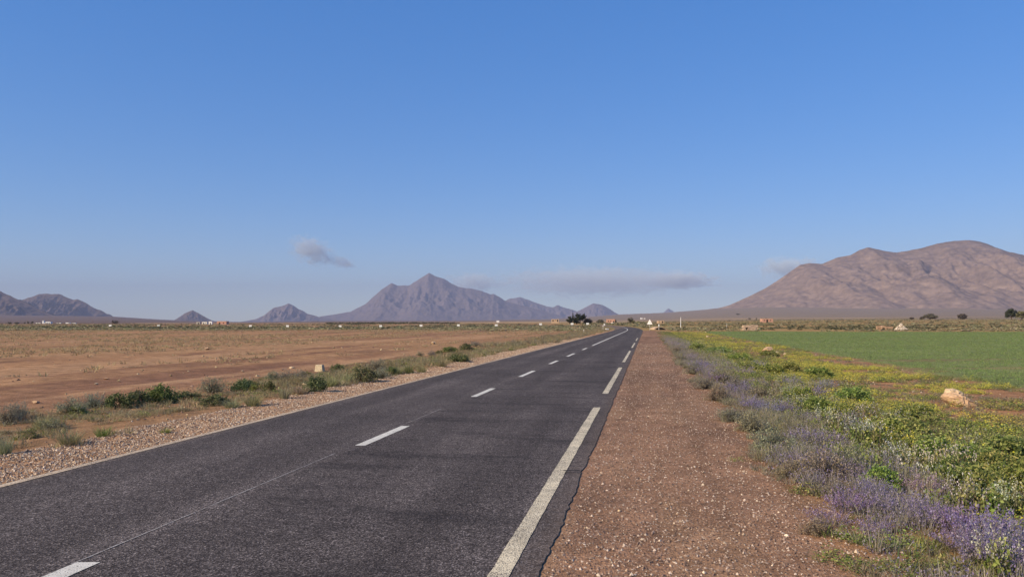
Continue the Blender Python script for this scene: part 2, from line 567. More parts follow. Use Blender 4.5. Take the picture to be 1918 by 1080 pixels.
# ------------------------------------------------------------------ mountains
def mountain(name, pts, D, mat, k=2.1, nx=300, ny=110, rough=.7, gully=.30, seed=1, base=V0, minw=500, pw=1.25, label=None):
    pts = np.array(pts, float)
    u = np.linspace(pts[0, 0], pts[-1, 0], nx)
    v = np.interp(u, pts[:, 0], pts[:, 1])
    ker = np.array([1, 2, 1]) / 4
    v[1:-1] = np.convolve(v, ker, 'valid')
    v = v + rough * fbm(u / 9, u * 0, 4, seed) * 2 * np.clip((base - v) / 12, 0, 1)
    x = (u - U0) / F * D
    ztop = np.maximum((V0 - v) / F * D + H, -5)
    hh = np.maximum(ztop - (V0 - base) / F * D, 0)
    W = np.maximum(hh.max() * k * .55 + hh * k * .6, minw)
    t = np.concatenate([-np.linspace(.7, 0, 18)[:-1], np.linspace(0, 1, ny)])
    T, X = np.meshgrid(t, x, indexing='ij')
    Hh, Wd = np.broadcast_to(hh, T.shape), np.broadcast_to(W, T.shape)
    Y = D - T * Wd
    a = np.clip(1 - np.abs(T), 0, 1)
    prof = a ** pw
    sc_ = max(hh.max(), 60)
    wx = X + .35 * sc_ * fbm(X / sc_ / 1.4, Y / sc_ / 1.4, 3, seed + 5)
    wy = Y + .35 * sc_ * fbm(X / sc_ / 1.4 + 9, Y / sc_ / 1.4, 3, seed + 6)
    rid = 1 - np.abs(2 * (fbm(wx / sc_ / .55, wy / sc_ / 1.5, 5, seed + 7) + .5) - 1) * 2
    rid2 = fbm(wx / sc_ / .16, wy / sc_ / .30, 5, seed + 8)
    env = np.clip(np.abs(T) * 3.2, 0, 1) * np.clip((1 - np.abs(T)) * 1.6, 0, 1)
    Z = Hh * prof + Hh * env * gully * (rid - .62) * .8 + Hh * env * gully * 1.3 * rid2
    Z = Z + (V0 - base) / F * D - 6 * np.abs(T) ** 4 - 12
    Z = np.where(T == 0, ztop[None, :], Z)
    n_, m_ = X.shape
    i = np.arange(n_ * m_).reshape(n_, m_)
    f = np.stack([i[:-1, :-1], i[:-1, 1:], i[1:, 1:], i[1:, :-1]], -1).reshape(-1, 4)
    o = link(name, tri_mesh(name, np.stack([X, Y, Z], -1).reshape(-1, 3), f[:, ::-1], smooth=True), mat)
    return tag(o, kind='structure')


mountain('mountain', [(1290, 583), (1344, 577), (1365, 572), (1391, 560), (1409, 552), (1438, 537), (1470, 516), (1498, 496), (1515, 492.5), (1540, 494), (1568, 482),
                      (1593, 478), (1608, 469), (1625, 463), (1638, 465.5), (1658, 470), (1678, 473), (1703, 469), (1728, 464), (1755, 456), (1788, 451),
                      (1815, 449.5), (1833, 452), (1848, 456), (1863, 462.5), (1888, 471), (1918, 477.5), (1990, 495), (2100, 530), (2250, 580), (2320, 600)],
         6200, M_MTN_R, 2.6, 460, 170, .45, .19, 11, 598, 900, 1.05)
mountain('mountain', [(560, 601), (590, 594.5), (605, 592), (655, 584), (685, 569), (696, 559), (715, 542), (733, 530), (745, 535), (768, 534), (790, 519), (804, 511), (816, 517),
                      (830, 521), (845, 530), (861, 538), (880, 540), (889, 541), (905, 546), (920, 551), (925, 550), (937, 557), (946, 563), (970, 570), (1010, 580), (1050, 591), (1080, 600)],
         14500, M_MTN_C, 2.0, 420, 130, .9, .20, 23, 601.5, 900, 1.2)
mountain('mountain', [(915, 575), (940, 566), (956, 559), (975, 556), (992, 562), (1010, 569), (1025, 574), (1035, 575), (1046, 571), (1055, 575), (1072, 580), (1100, 590), (1130, 600)],
         17500, M_MTN_C, 2.0, 220, 70, .8, .3, 29, 602)
mountain('hill', [(1050, 597), (1085, 581), (1096, 576), (1111, 567.5), (1126, 570), (1140, 577), (1152, 585), (1162, 590), (1190, 599)], 15500, M_MTN_C, 2.0, 160, 70, .5, .2, 37, 602)
mountain('hill', [(450, 602.5), (465, 600), (480, 597), (495, 590), (512, 576), (527, 573), (541, 567.5), (549, 571), (560, 579), (567, 581), (575, 587), (590, 591), (602, 594.5), (640, 602)],
         12500, M_MTN_C, 2.0, 220, 80, .7, .3, 41, 602.4)
mountain('hill', [(310, 602), (327, 599), (347, 586), (361, 580.5), (370, 585), (385, 594), (397, 600), (410, 602.4)], 9500, M_MTN_L, 2.0, 140, 70, .5, .22, 43, 602.5, 200)
mountain('mountain', [(-260, 575), (-160, 545), (-70, 533), (-30, 538), (0, 545), (15, 552), (32, 560), (50, 567), (72, 579), (88, 586), (110, 593), (150, 599)], 6500, M_MTN_L, 2.1, 260, 110, .9, .42, 53, 599, 500)
mountain('mountain', [(10, 580), (30, 567), (42, 561), (55, 557), (72, 551), (85, 549), (96, 551), (110, 550), (122, 555), (136, 561), (145, 560), (157, 565), (175, 576), (190, 581), (206, 591), (235, 598), (250, 601)],
         8600, M_MTN_L, 2.0, 280, 110, .9, .42, 59, 600, 400)
mountain('hill', [(1236, 592), (1244, 584), (1252, 577), (1260, 582), (1270, 590)], 21000, M_MTN_C, 1.8, 80, 40, .3, .2, 61, 600, 300)

# ------------------------------------------------------------------ haze
RB = RG + 300
mb = MB().box(-RB, RB, -RB, RB, -8, 1150)
M_HAZE = bpy.data.materials.new('haze')
M_HAZE.use_nodes = True
t = M_HAZE.node_tree
t.nodes.clear()
pv = t.nodes.new('ShaderNodeVolumePrincipled')
pv.inputs['Color'].default_value = (.42, .48, .68, 1)
pv.inputs['Density'].default_value = 5.6e-5
pv.inputs['Anisotropy'].default_value = .0
om = t.nodes.new('ShaderNodeOutputMaterial')
t.links.new(pv.outputs[0], om.inputs['Volume'])
hz = mb.done('haze', M_HAZE)
tag(hz, 'thin pale blue haze filling the air over the plain', 'haze', kind='stuff')

# ------------------------------------------------------------------ clouds (beyond and above the haze)
def cloud_mat(seed, dens, sc, tone):
    m = bpy.data.materials.new('cloud')
    m.use_nodes = True
    n = NT(m)
    tc = n.add('ShaderNodeTexCoord')
    mp = n.add('ShaderNodeMapping', ins={'Vector': tc.outputs['Object'], 'Scale': sc, 'Location': (seed * 3.7, seed * 1.3, seed)})
    f = n.noise(mp.outputs[0], 1.9, 9, .70)
    ln = n.add('ShaderNodeVectorMath', operation='LENGTH', ins={0: tc.outputs['Object']}).outputs['Value']
    edge = n.math('SUBTRACT', 1.0, ln)
    d = n.math('SUBTRACT', n.math('ADD', f, n.math('MULTIPLY', edge, .40)), .635)
    d = n.math('MULTIPLY', n.math('MAXIMUM', d, 0.0), dens)
    pv = n.add('ShaderNodeVolumePrincipled', ins={'Color': tone, 'Density': d, 'Anisotropy': -.1})
    o = n.add('ShaderNodeOutputMaterial')
    n.t.links.new(pv.outputs[0], o.inputs['Volume'])
    return m


def cloud(u, v, wpx, hpx, D, seed, dens, sc, label, tilt=0, tone=(.86, .94, .955, 1)):
    bm = bmesh.new()
    bmesh.ops.create_icosphere(bm, subdivisions=3, radius=1)
    me = bpy.data.meshes.new('cloud')
    bm.to_mesh(me)
    bm.free()
    o = link('cloud', me, cloud_mat(seed, dens, sc, tone), None, ((u - U0) / F * D, D, (V0 - v) / F * D + H))
    o.scale = (wpx / 2 / F * D, wpx / 3.2 / F * D, hpx / 2 / F * D)
    o.rotation_euler.y = math.radians(tilt)
    return tag(o, label, 'cloud', 'small clouds low in the sky')


DC = RB + 8000
cloud(584, 470, 130, 74, DC, 2, .015, (2.4, 1.8, 1.8), 'lone grey wisp of cloud in the blue sky left of the tallest peak', 18, (.74, .80, .85, 1))
cloud(642, 492, 70, 34, DC, 5, .015, (1.4, 1.3, 1), 'tiny faint scrap of cloud just right of the lone grey wisp', 14, (.66, .72, .78, 1))
cloud(1110, 528, 520, 80, DC, 8, .0048, (6.5, 2.6, 1.9), 'long flat grey bank of cloud low above the end of the road')
cloud(1268, 525, 210, 46, DC + 900, 11, .020, (3.6, 1.9, 1.5), 'bright puffy cloud at the right end of the grey cloud bank')
cloud(885, 530, 150, 54, DC, 14, .013, (2.2, 1.5, 1.1), 'pale cloud peeking out behind the right slope of the tallest peak')
cloud(1478, 502, 170, 60, DC, 17, .014, (2.2, 1.5, 1.1), 'pale cloud touching the left shoulder of the ochre mountain')

#PLANTS
# ------------------------------------------------------------------ plant building kit: vertices, triangles, leaf colours
def jit(cols, n, amt=.22):
    cols = np.array(cols, float)
    return cols[rng.integers(0, len(cols), n)] * (1 + amt * rng.uniform(-1, 1, (n, 1)))


def blades(n, r0, l0, l1, a0, a1, wd, curve, cols, out=.75):
    ph = rng.uniform(0, 2 * np.pi, n)
    rr = r0 * np.sqrt(rng.uniform(0, 1, n))
    b = np.stack([rr * np.cos(ph), rr * np.sin(ph), np.zeros(n)], -1)
    ph2 = ph + rng.normal(0, 1 - out + .15, n) * 1.6
    th = rng.uniform(a0, a1, n)
    L = rng.uniform(l0, l1, n)[:, None]
    d = np.stack([np.sin(th) * np.cos(ph2), np.sin(th) * np.sin(ph2), np.cos(th)], -1)
    o = np.stack([np.cos(ph2), np.sin(ph2), np.zeros(n)], -1)
    cv = curve * rng.uniform(.2, 1.3, (n, 1))
    mid_ = b + d * L * .55
    tip = b + d * L + o * cv * L - np.array([0, 0, .35]) * cv * L
    ph3 = ph2 + np.pi / 2 + rng.normal(0, .6, n)
    sd = np.stack([np.cos(ph3), np.sin(ph3), np.zeros(n)], -1) * wd / 2 * rng.uniform(.6, 1.3, (n, 1))
    v = np.stack([b - sd, b + sd, mid_ - sd * .8, mid_ + sd * .8, tip], 1).reshape(-1, 3)
    k = np.arange(n)[:, None, None] * 5
    f = (np.array([[0, 1, 2], [1, 3, 2], [2, 3, 4]])[None] + k).reshape(-1, 3)
    c = np.repeat(jit(cols, n), 5, 0)
    return (v, f, c), tip, mid_


def leaves(cen, s0, s1, cols, asp=.55, up=.3, amt=.22):
    n = len(cen)
    a = rng.normal(0, 1, (n, 3))
    a[:, 2] += up
    a /= np.linalg.norm(a, axis=1, keepdims=True)
    b = np.cross(a, rng.normal(0, 1, (n, 3)))
    b /= np.linalg.norm(b, axis=1, keepdims=True) + 1e-9
    s = rng.uniform(s0, s1, (n, 1))
    v = np.stack([cen - a * s, cen + b * s * asp, cen + a * s, cen - b * s * asp], 1).reshape(-1, 3)
    k = np.arange(n)[:, None, None] * 4
    f = (np.array([[0, 1, 2], [0, 2, 3]])[None] + k).reshape(-1, 3)
    return v, f, np.repeat(jit(cols, n, amt), 4, 0)


def join(*gs):
    V, Fc, C, o = [], [], [], 0
    for v, f, c in gs:
        V.append(v)
        Fc.append(f + o)
        C.append(c)
        o += len(v)
    return np.concatenate(V), np.concatenate(Fc), np.concatenate(C)


def dome(n, k, spread, lo=.35, hi=.9, flat=1.0):
    d = rng.normal(0, 1, (k, 3))
    d[:, 2] = np.abs(d[:, 2]) * flat + .12
    d /= np.linalg.norm(d, axis=1, keepdims=True)
    cen = d * rng.uniform(lo, hi, (k, 1))
    p = cen[rng.integers(0, k, n)] + rng.normal(0, spread, (n, 3)) * rng.uniform(.5, 1.2, (n, 1))
    p[:, 2] = np.abs(p[:, 2]) + .015
    return p


GREEN = [(.17, .225, .055), (.23, .28, .072), (.10, .145, .042), (.33, .36, .10), (.40, .41, .14)]
OLIVE = [(.22, .205, .095), (.28, .255, .13), (.155, .145, .07)]
DRY = [(.32, .26, .155), (.40, .33, .205), (.24, .195, .12), (.28, .25, .14)]
PALE = [(.34, .32, .17), (.42, .39, .23), (.27, .27, .13), (.22, .235, .11)]
TWIG = [(.16, .13, .10), (.22, .18, .14), (.12, .10, .08), (.20, .18, .13)]
GREY = [(.31, .275, .205), (.40, .355, .27), (.24, .21, .17), (.28, .26, .18)]
PURP = [(.25, .20, .32), (.32, .27, .39), (.21, .17, .26), (.39, .34, .41), (.21, .165, .34)]
MAUVE = [(.33, .27, .33), (.40, .34, .39), (.28, .235, .28)]
YELL = [(.66, .57, .07), (.58, .53, .10), (.48, .47, .12)]
DKGREEN = [(.10, .135, .048), (.14, .175, .065), (.065, .092, .038), (.21, .23, .09), (.29, .29, .135)]
WHITE = [(.56, .54, .44), (.46, .46, .35), (.66, .63, .53)]
TAN = [(.42, .31, .165), (.52, .40, .23), (.30, .22, .12), (.36, .30, .16)]


def p_leafy(cols, n=2300, ls=(.038, .075), k=70):
    st, tip, m = blades(70, .16, .5, .95, .05, 1.2, .018, .12, TWIG)
    return join(leaves(dome(n, k, .10, .5, .92), *ls, cols, .5)), st


def p_twiggy(cols, n=1500):
    st, tip, m = blades(420, .22, .55, 1.02, .05, 1.25, .014, .15, TWIG)
    lf = leaves(np.concatenate([dome(n, 60, .10, .5, .95), m[rng.integers(0, 420, 200)]]), .025, .05, cols, .45)
    return lf, st


def p_tuft(cols, n=170, wd=.022, curve=.28, a1=.85, r0=.35):
    g, tip, m = blades(n, r0, .55, 1.08, .0, a1, wd, curve, cols)
    return g, None


def p_lavender(n=150, frac=1.0, cols=PURP):
    st, tip, m = blades(n, .45, .5, 1.0, .0, .95, .016, .12, GREY)
    lo, _, m2 = blades(120, .6, .2, .55, .2, 1.2, .02, .2, GREY + OLIVE)
    k = int(n * frac)
    e = rng.integers(0, n, k * 9)
    tt = rng.uniform(.15, 1.0, (k * 9, 1))
    fl = leaves(m[e] + (tip[e] - m[e]) * tt + rng.normal(0, .022, (k * 9, 3)), .016, .034, cols, .7, amt=.3)
    return lo, st, fl


def p_white(n=34):
    st, tip, m = blades(n, .28, .65, 1.0, .0, .75, .016, .12, OLIVE + GREY)
    lo = leaves(dome(420, 22, .15, .2, .55), .05, .09, GREEN + OLIVE, .45)
    e = rng.integers(0, n, n * 5)
    tt = rng.uniform(.35, 1.05, (n * 5, 1))
    fl = leaves(m[e] + (tip[e] - m[e]) * tt + rng.normal(0, .045, (n * 5, 3)), .016, .032, WHITE, .8)
    return lo, st, fl


def p_yellow(n=500):
    p = dome(n, 26, .16, .3, .95, .5)
    lo = leaves(p, .04, .08, GREEN + OLIVE, .5)
    q = dome(320, 22, .15, .45, 1.0, .5)
    q[:, 2] += .08
    fl = leaves(q, .025, .05, YELL, .8)
    st, _, _ = blades(60, .5, .3, .7, .1, 1.0, .014, .1, OLIVE)
    return lo, st, fl


def p_mat(cols, n=520):
    p = dome(n, 26, .16, .25, .95, .5)
    g, _, _ = blades(80, .7, .3, .75, .2, 1.2, .024, .3, cols)
    return leaves(p, .04, .085, cols, .45), g


KINDS = {
    'leafy': [p_leafy(GREEN) for _ in range(3)],
    'bush': [p_leafy(DKGREEN) for _ in range(3)],
    'olive': [p_leafy(OLIVE + GREEN[:2], 1300) for _ in range(3)],
    'twiggy': [p_twiggy(GREY) for _ in range(3)],
    'tuft': [p_tuft(PALE, 230) for _ in range(3)],
    'greentuft': [p_tuft(GREEN + OLIVE, 210) for _ in range(2)],
    'dry': [p_twiggy(DRY + GREY, 1500) for _ in range(3)],
    'lavender': [p_lavender() for _ in range(4)],
    'mauve': [p_lavender(150, .55, MAUVE + PURP[:1]) for _ in range(3)],
    'white': [p_white() for _ in range(3)],
    'yellow': [p_yellow() for _ in range(3)],
    'mat': [p_mat(GREEN + OLIVE[:1]) for _ in range(3)],
}
MESH = {}
for kd, lst in KINDS.items():
    MESH[kd] = []
    for main, st, *fl in lst:
        a = tri_mesh(kd + '_foliage', *main)
        a.materials.append(M_PLANT)
        b = None
        if st is not None:
            b = tri_mesh(kd + '_stem', *st)
            b.materials.append(M_PLANT)
        c = None
        if fl:
            c = tri_mesh(kd + '_blossoms', *fl[0])
            c.materials.append(M_PLANT)
        MESH[kd].append((a, b, c))


def plant(name, kd, x, y, wid, hgt, label, cat, group=None, tint=(1, 1, 1), sink=.015):
    a, b, fl = MESH[kd][int(rng.integers(0, len(MESH[kd])))]
    z, rz = float(ground_z(x, y)) - sink, rng.uniform(0, 6.28)
    if b is None and fl is None:
        o = link(name, a, None, None, (x, y, z), rz)
    else:
        o = empty(name, (x, y, z), rz)
        c = link('foliage', a, None, o)
        c.color = (*tint, 1)
    o.scale = (wid / 2, wid / 2 * rng.uniform(.85, 1.1), hgt)
    o.color = (*tint, 1)
    tag(o, label, cat, group)
    if b is not None:
        c = link('stem', b, None, o)
        c.color = (*tint, 1)
    if fl is not None:
        c = link('blossoms', fl, None, o)
        c.color = (*tint, 1)
    return o


def at_px(u, v, wpx, hpx, z=-.12):
    x, y = spot(u, v, z)
    for _ in range(3):
        x, y = spot(u, v, float(ground_z(x, y)))
    return x, y, wpx * y / F, hpx * y / F


# ------------------------------------------------------------------ the shrubs along the left edge of the road, one by one
G1 = 'shrubs in the strip left of the road'
LEFT = [
    (14, 794, 36, 38, 'twiggy', 'shrub', 'grey olive shrub at the left edge of the picture, above the gravel'),
    (36, 788, 26, 36, 'twiggy', 'shrub', 'dark grey twiggy shrub second from the left edge of the picture'),
    (8, 853, 40, 42, 'tuft', 'grass tuft', 'tan green grass tuft cut by the left edge, lowest on the gravel'),
    (52, 822, 30, 20, 'olive', 'shrub', 'low dark olive shrub between the two leftmost grass tufts'),
    (80, 803, 44, 28, 'tuft', 'grass tuft', 'pale yellow tuft with dead sticks right of the leftmost shrubs'),
    (98, 806, 46, 22, 'dry', 'shrub', 'low dry brown shrub just right of the pale tuft with dead sticks'),
    (135, 776, 44, 32, 'twiggy', 'shrub', 'grey shrub with green lower branches, third from the left'),
    (146, 777, 30, 18, 'olive', 'shrub', 'low green growth at the foot of the third grey shrub'),
    (176, 764, 36, 28, 'twiggy', 'shrub', 'round grey brown shrub left of the bright green leafy shrub'),
    (205, 763, 22, 18, 'twiggy', 'shrub', 'dark dead twigs at the left side of the bright green leafy shrub'),
    (222, 764, 38, 28, 'leafy', 'shrub', 'bright green leafy shrub with dead twigs on its left side'),
    (259, 758, 38, 27, 'leafy', 'shrub', 'green olive shrub touching the largest dark bush on its left'),
    (303, 754, 52, 32, 'leafy', 'shrub', 'largest dark green bush in the left row, right of the olive shrub'),
    (349, 749, 40, 17, 'leafy', 'shrub', 'low green spreading shrub right of the largest dark bush'),
    (399, 736, 42, 29, 'twiggy', 'shrub', 'tall round grey purple shrub standing apart on bare soil'),
    (405, 759, 42, 21, 'leafy', 'shrub', 'low dark green bush in front of the round grey purple shrub'),
    (457, 732, 40, 23, 'leafy', 'shrub', 'dark green bush right of the round grey purple shrub'),
    (480, 734, 24, 18, 'olive', 'shrub', 'olive shrub behind the big pale yellow grass tuft'),
    (130, 832, 60, 33, 'tuft', 'grass tuft', 'large pale green grass tuft on the gravel left of the small green tuft'),
    (194, 817, 44, 23, 'greentuft', 'grass tuft', 'small bright green tuft on the gravel casting a shadow right'),
    (309, 810, 30, 12, 'greentuft', 'grass tuft', 'tiny sparse green tuft alone on the gravel'),
    (434, 763, 44, 19, 'tuft', 'grass tuft', 'whitish low grass tuft left of the big pale yellow one'),
    (476, 760, 46, 30, 'tuft', 'grass tuft', 'big pale yellow grass tuft at the gravel edge under the green bush'),
    (505, 736, 20, 22, 'leafy', 'shrub', 'dark olive upright shrub between the big pale tuft and white grass'),
    (533, 746, 30, 25, 'tuft', 'grass tuft', 'whitish grass tuft at the gravel edge below the dry shrubs'),
    (563, 738, 40, 18, 'tuft', 'grass tuft', 'pale yellow tuft just left of the bright green leafy bush'),
    (514, 712, 32, 18, 'dry', 'shrub', 'leftmost of the three dry brown shrubs left of the milestone'),
    (538, 714, 34, 21, 'dry', 'shrub', 'middle of the three dry brown shrubs left of the milestone'),
    (560, 711, 28, 18, 'twiggy', 'shrub', 'rightmost grey one of the three dry shrubs left of the milestone'),
    (590, 733, 40, 27, 'leafy', 'shrub', 'bright green leafy bush below the milestone'),
    (573, 704, 22, 10, 'olive', 'shrub', 'small dark olive plant at the left foot of the milestone'),
    (621, 724, 32, 24, 'tuft', 'grass tuft', 'straw coloured tuft right of the bright green bush below the milestone'),
    (632, 695, 24, 14, 'leafy', 'shrub', 'small dark green bush right of the milestone'),
    (648, 719, 28, 23, 'tuft', 'grass tuft', 'pale tuft touching the left side of the biggest midway bush'),
    (683, 715, 42, 28, 'leafy', 'shrub', 'biggest dark green bush midway along the row, next to the road'),
    (704, 697, 36, 25, 'twiggy', 'shrub', 'grey brown bush behind the biggest midway green bush'),
    (714, 709, 26, 21, 'twiggy', 'shrub', 'dark shaded shrub at the right end of the biggest midway bush'),
    (732, 702, 18, 16, 'leafy', 'shrub', 'small bright green shrub right of the dark shaded one'),
    (746, 701, 22, 17, 'tuft', 'grass tuft', 'pale tuft right of the small bright green shrub'),
    (766, 699, 24, 20, 'greentuft', 'grass tuft', 'green tuft between two pale grass tufts near the asphalt'),
    (789, 698, 28, 18, 'tuft', 'grass tuft', 'pale tuft last before the gap in the roadside growth'),
    (828, 687, 28, 18, 'tuft', 'grass tuft', 'light olive tuft after the gap, nearest the asphalt'),
    (857, 677, 38, 14, 'leafy', 'shrub', 'long low green bush leaning over the gravel beyond the gap'),
    (787, 666, 13, 8, 'twiggy', 'shrub', 'small dark shrub, nearest of the short chain on bare soil'),
    (809, 666, 13, 9, 'dry', 'shrub', 'small brown shrub, second of the short chain on bare soil'),
    (822, 663, 13, 7, 'leafy', 'shrub', 'small green shrub, third of the short chain on bare soil'),
    (843, 659, 26, 10, 'leafy', 'shrub', 'wide green shrub, fourth of the short chain on bare soil'),
    (872, 656, 20, 13, 'leafy', 'shrub', 'tallest dark shrub near the far end of the short chain'),
    (890, 648, 18, 9, 'twiggy', 'shrub', 'last grey shrub at the far end of the short chain'),
]
for (u, v, wp, hp, kd, nm, lab) in LEFT:
    x, y, wd, hg = at_px(u, v, wp, hp)
    kd = 'bush' if kd == 'leafy' else kd
    plant('grass_tuft' if nm == 'grass tuft' else 'shrub', kd, x, y, wd * 1.46, hg * 1.16, lab, nm, G1, tuple(rng.uniform(.88, 1.12, 3)))

# ------------------------------------------------------------------ flowering verge on the right
ORD = ['nearest', 'second nearest', 'third nearest', 'fourth nearest', 'fifth nearest', 'sixth nearest', 'seventh nearest', 'eighth nearest', 'ninth nearest', 'tenth nearest',
       'eleventh nearest', 'twelfth nearest', 'thirteenth nearest', 'fourteenth nearest', 'fifteenth nearest', 'sixteenth nearest', 'seventeenth nearest', 'eighteenth nearest',
       'nineteenth nearest', 'twentieth nearest', 'twenty first nearest', 'twenty second nearest', 'twenty third nearest', 'twenty fourth nearest', 'twenty fifth nearest',
       'twenty sixth nearest', 'twenty seventh nearest', 'twenty eighth nearest', 'twenty ninth nearest', 'thirtieth nearest', 'thirty first nearest', 'thirty second nearest']
RIGHT = {
    ('lavender', 'flowering_shrub', 'flowering shrub', 'purple flowered shrubs on the verge', '{} purple flowered shrub on the verge {}'):
        [(1340, 716, .8, .36), (1385, 738, .7, .36), (1312, 690, .9, .38), (1520, 742, .7, .34), (1440, 778, .62, .34), (1408, 766, .5, .3), (1472, 776, .5, .3), (1515, 836, .6, .34), (1558, 838, .5, .32), (1642, 942, .42, .27), (1588, 958, .40, .25), (1555, 985, .36, .20),
         (1690, 968, .48, .28), (1740, 985, .42, .26), (1790, 998, .44, .30), (1838, 1018, .50, .34), (1880, 1050, .52, .36), (1842, 1062, .46, .34), (1790, 1030, .34, .24), (1912, 1030, .5, .34), (1640, 1000, .30, .18), (1900, 1076, .42, .30)],
    ('mauve', 'flowering_shrub', 'flowering shrub', 'faded mauve shrubs on the verge', '{} faded mauve shrub on the verge {}'):
        [(1545, 728, .8, .36), (1480, 722, .7, .36), (1600, 900, .5, .28), (1640, 878, .5, .3), (1690, 900, .5, .32), (1395, 704, .8, .4), (1320, 702, .8, .4), (1290, 676, 1., .42), (1585, 800, .6, .36), (1730, 930, .42, .3), (1420, 690, .8, .4), (1610, 822, .55, .34)],
    ('dry', 'shrub', 'shrub', 'dry grey shrubs on the verge', '{} dry grey shrub on the verge {}'):
        [(1535, 895, .60, .34), (1590, 890, .55, .34), (1490, 893, .42, .22), (1445, 845, .62, .36), (1405, 808, .6, .32), (1370, 788, .55, .3), (1345, 750, .7, .36), (1320, 728, .7, .38), (1300, 700, .8, .4), (1275, 678, .8, .4),
         (1380, 735, .8, .42), (1425, 748, .7, .4), (1350, 716, .8, .42), (1268, 660, .9, .45), (1570, 930, .34, .18), (1530, 1000, .3, .14)],
    ('leafy', 'leafy_plant', 'weed', 'leafy green weeds on the verge', '{} leafy green weed on the verge {}'):
        [(1650, 915, .44, .26), (1500, 752, .8, .36), (1575, 790, .7, .36), (1650, 822, .7, .36), (1695, 815, .8, .34), (1745, 862, .6, .34), (1795, 912, .6, .36), (1850, 938, .6, .36), (1900, 912, .6, .36), (1825, 880, .7, .36),
         (1885, 862, .8, .36), (1715, 790, .9, .34), (1480, 698, 1., .42), (1535, 708, 1., .4), (1400, 694, 1., .4), (1305, 657, 1.3, .5), (1345, 662, 1.4, .45), (1385, 676, 1.3, .42), (1440, 668, 1.2, .4), (1600, 752, .9, .36), (1530, 775, .7, .36), (1870, 900, .6, .36), (1445, 700, 1.1, .42)],
    ('mat', 'leafy_plant', 'weed', 'low spreading green weeds on the verge', '{} low spreading green weed on the verge {}'):
        [(1565, 1046, .36, .10), (1620, 1062, .36, .10), (1700, 1075, .42, .12), (1382, 862, .26, .06), (1600, 1010, .36, .12), (1510, 920, .40, .12), (1770, 1066, .38, .16), (1690, 1020, .36, .14)],
    ('white', 'flowering_plant', 'wildflower', 'white flowered stalks on the verge', '{} tall white flowered plant on the verge {}'):
        [(1572, 818, .62, .50), (1610, 832, .62, .52), (1640, 838, .6, .5), (1545, 800, .6, .46), (1675, 880, .56, .46), (1715, 892, .56, .46), (1758, 890, .56, .46), (1795, 888, .56, .46), (1815, 960, .46, .42), (1860, 968, .46, .42), (1620, 792, .6, .46), (1675, 800, .6, .4), (1868, 1078, .42, .38), (1500, 770, .6, .42), (1900, 960, .5, .4), (1480, 745, .6, .4)],
    ('yellow', 'flowering_plant', 'wildflower', 'yellow flower cushions on the verge', '{} yellow flowered cushion plant on the verge {}'):
        [(1562, 706, 1.1, .22), (1598, 716, 1.1, .22), (1545, 752, .8, .3), (1588, 772, .8, .3), (1705, 838, .7, .3), (1735, 846, .7, .32), (1830, 862, .7, .32), (1860, 800, .9, .2), (1895, 812, .9, .2), (1912, 790, .9, .2), (1835, 782, .9, .2), (1905, 985, .5, .16), (1880, 765, 1., .2),
         (1300, 645, 1.6, .35), (1335, 648, 1.6, .35), (1365, 655, 1.5, .3), (1800, 800, .8, .18), (1660, 715, 1., .2), (1860, 845, .6, .28)],
}
for (kd, nm, cat, grp, lab), lst in RIGHT.items():
    lst = sorted(lst, key=lambda t: -t[1])
    for i, (u, v, wd, hg) in enumerate(lst):
        x, y, _, _ = at_px(u, v, 1, 1)
        s_ = float(off(x, np.array(y)))
        where = 'beside the gravel shoulder' if s_ < 3.1 else 'among the green weeds' if s_ < 6 else 'out on the bare soil'
        plant(nm, kd, x, y, wd * 1.1, hg, lab.format(ORD[i], where), cat, grp, tuple(rng.uniform(.9, 1.12, 3)))


# ------------------------------------------------------------------ uncountable growth and stones, as stuff
def scatter(name, protos, x, y, sx, sz, tint=None, mat=M_PLANT, sink=.01, label=None, cat=None, rot3=False):
    V, Fc, C, o = [], [], [], 0
    x, y = np.asarray(x), np.asarray(y)
    pick = rng.integers(0, len(protos), len(x))
    for k, (pv_, pf, pc) in enumerate(protos):
        m = pick == k
        n_ = int(m.sum())
        if not n_:
            continue
        a = rng.uniform(0, 2 * np.pi, n_)
        ca, sa = np.cos(a)[:, None], np.sin(a)[:, None]
        X = (pv_[None, :, 0] * ca - pv_[None, :, 1] * sa) * sx[m][:, None]
        Y = (pv_[None, :, 0] * sa + pv_[None, :, 1] * ca) * sx[m][:, None]
        Z = pv_[None, :, 2] * sz[m][:, None]
        P = np.stack([X + x[m][:, None], Y + y[m][:, None], Z + (ground_z(x[m], y[m]) - sink * sz[m])[:, None]], -1)
        cc = pc[None] * (np.ones((n_, 1, 3)) if tint is None else tint[m][:, None, :])
        V.append(P.reshape(-1, 3))
        C.append(cc.reshape(-1, 3))
        Fc.append((pf[None] + (np.arange(n_) * len(pv_))[:, None, None]).reshape(-1, 3) + o)
        o += n_ * len(pv_)
    me = tri_mesh(name, np.concatenate(V), np.concatenate(Fc), np.concatenate(C))
    return tag(link(name, me, mat), label, cat, None, 'stuff')


def in_view(x, y, m=40):
    u = U0 + F * x / np.maximum(y, .1)
    return (u > -m) & (u < 1918 + m) & (y > 3)


def sample(n, y0, y1, s0, s1, pw=1.0):
    """points between offsets s0..s1 from the asphalt and distances y0..y1, denser close by when pw > 1"""
    t = rng.uniform(0, 1, n)
    y = y0 * (y1 / y0) ** t if pw > 1 else y0 + (y1 - y0) * t
    s = rng.uniform(s0, s1, n)
    x = road_x(y) + s / CA
    k = in_view(x, y)
    return x[k], y[k], s[k]


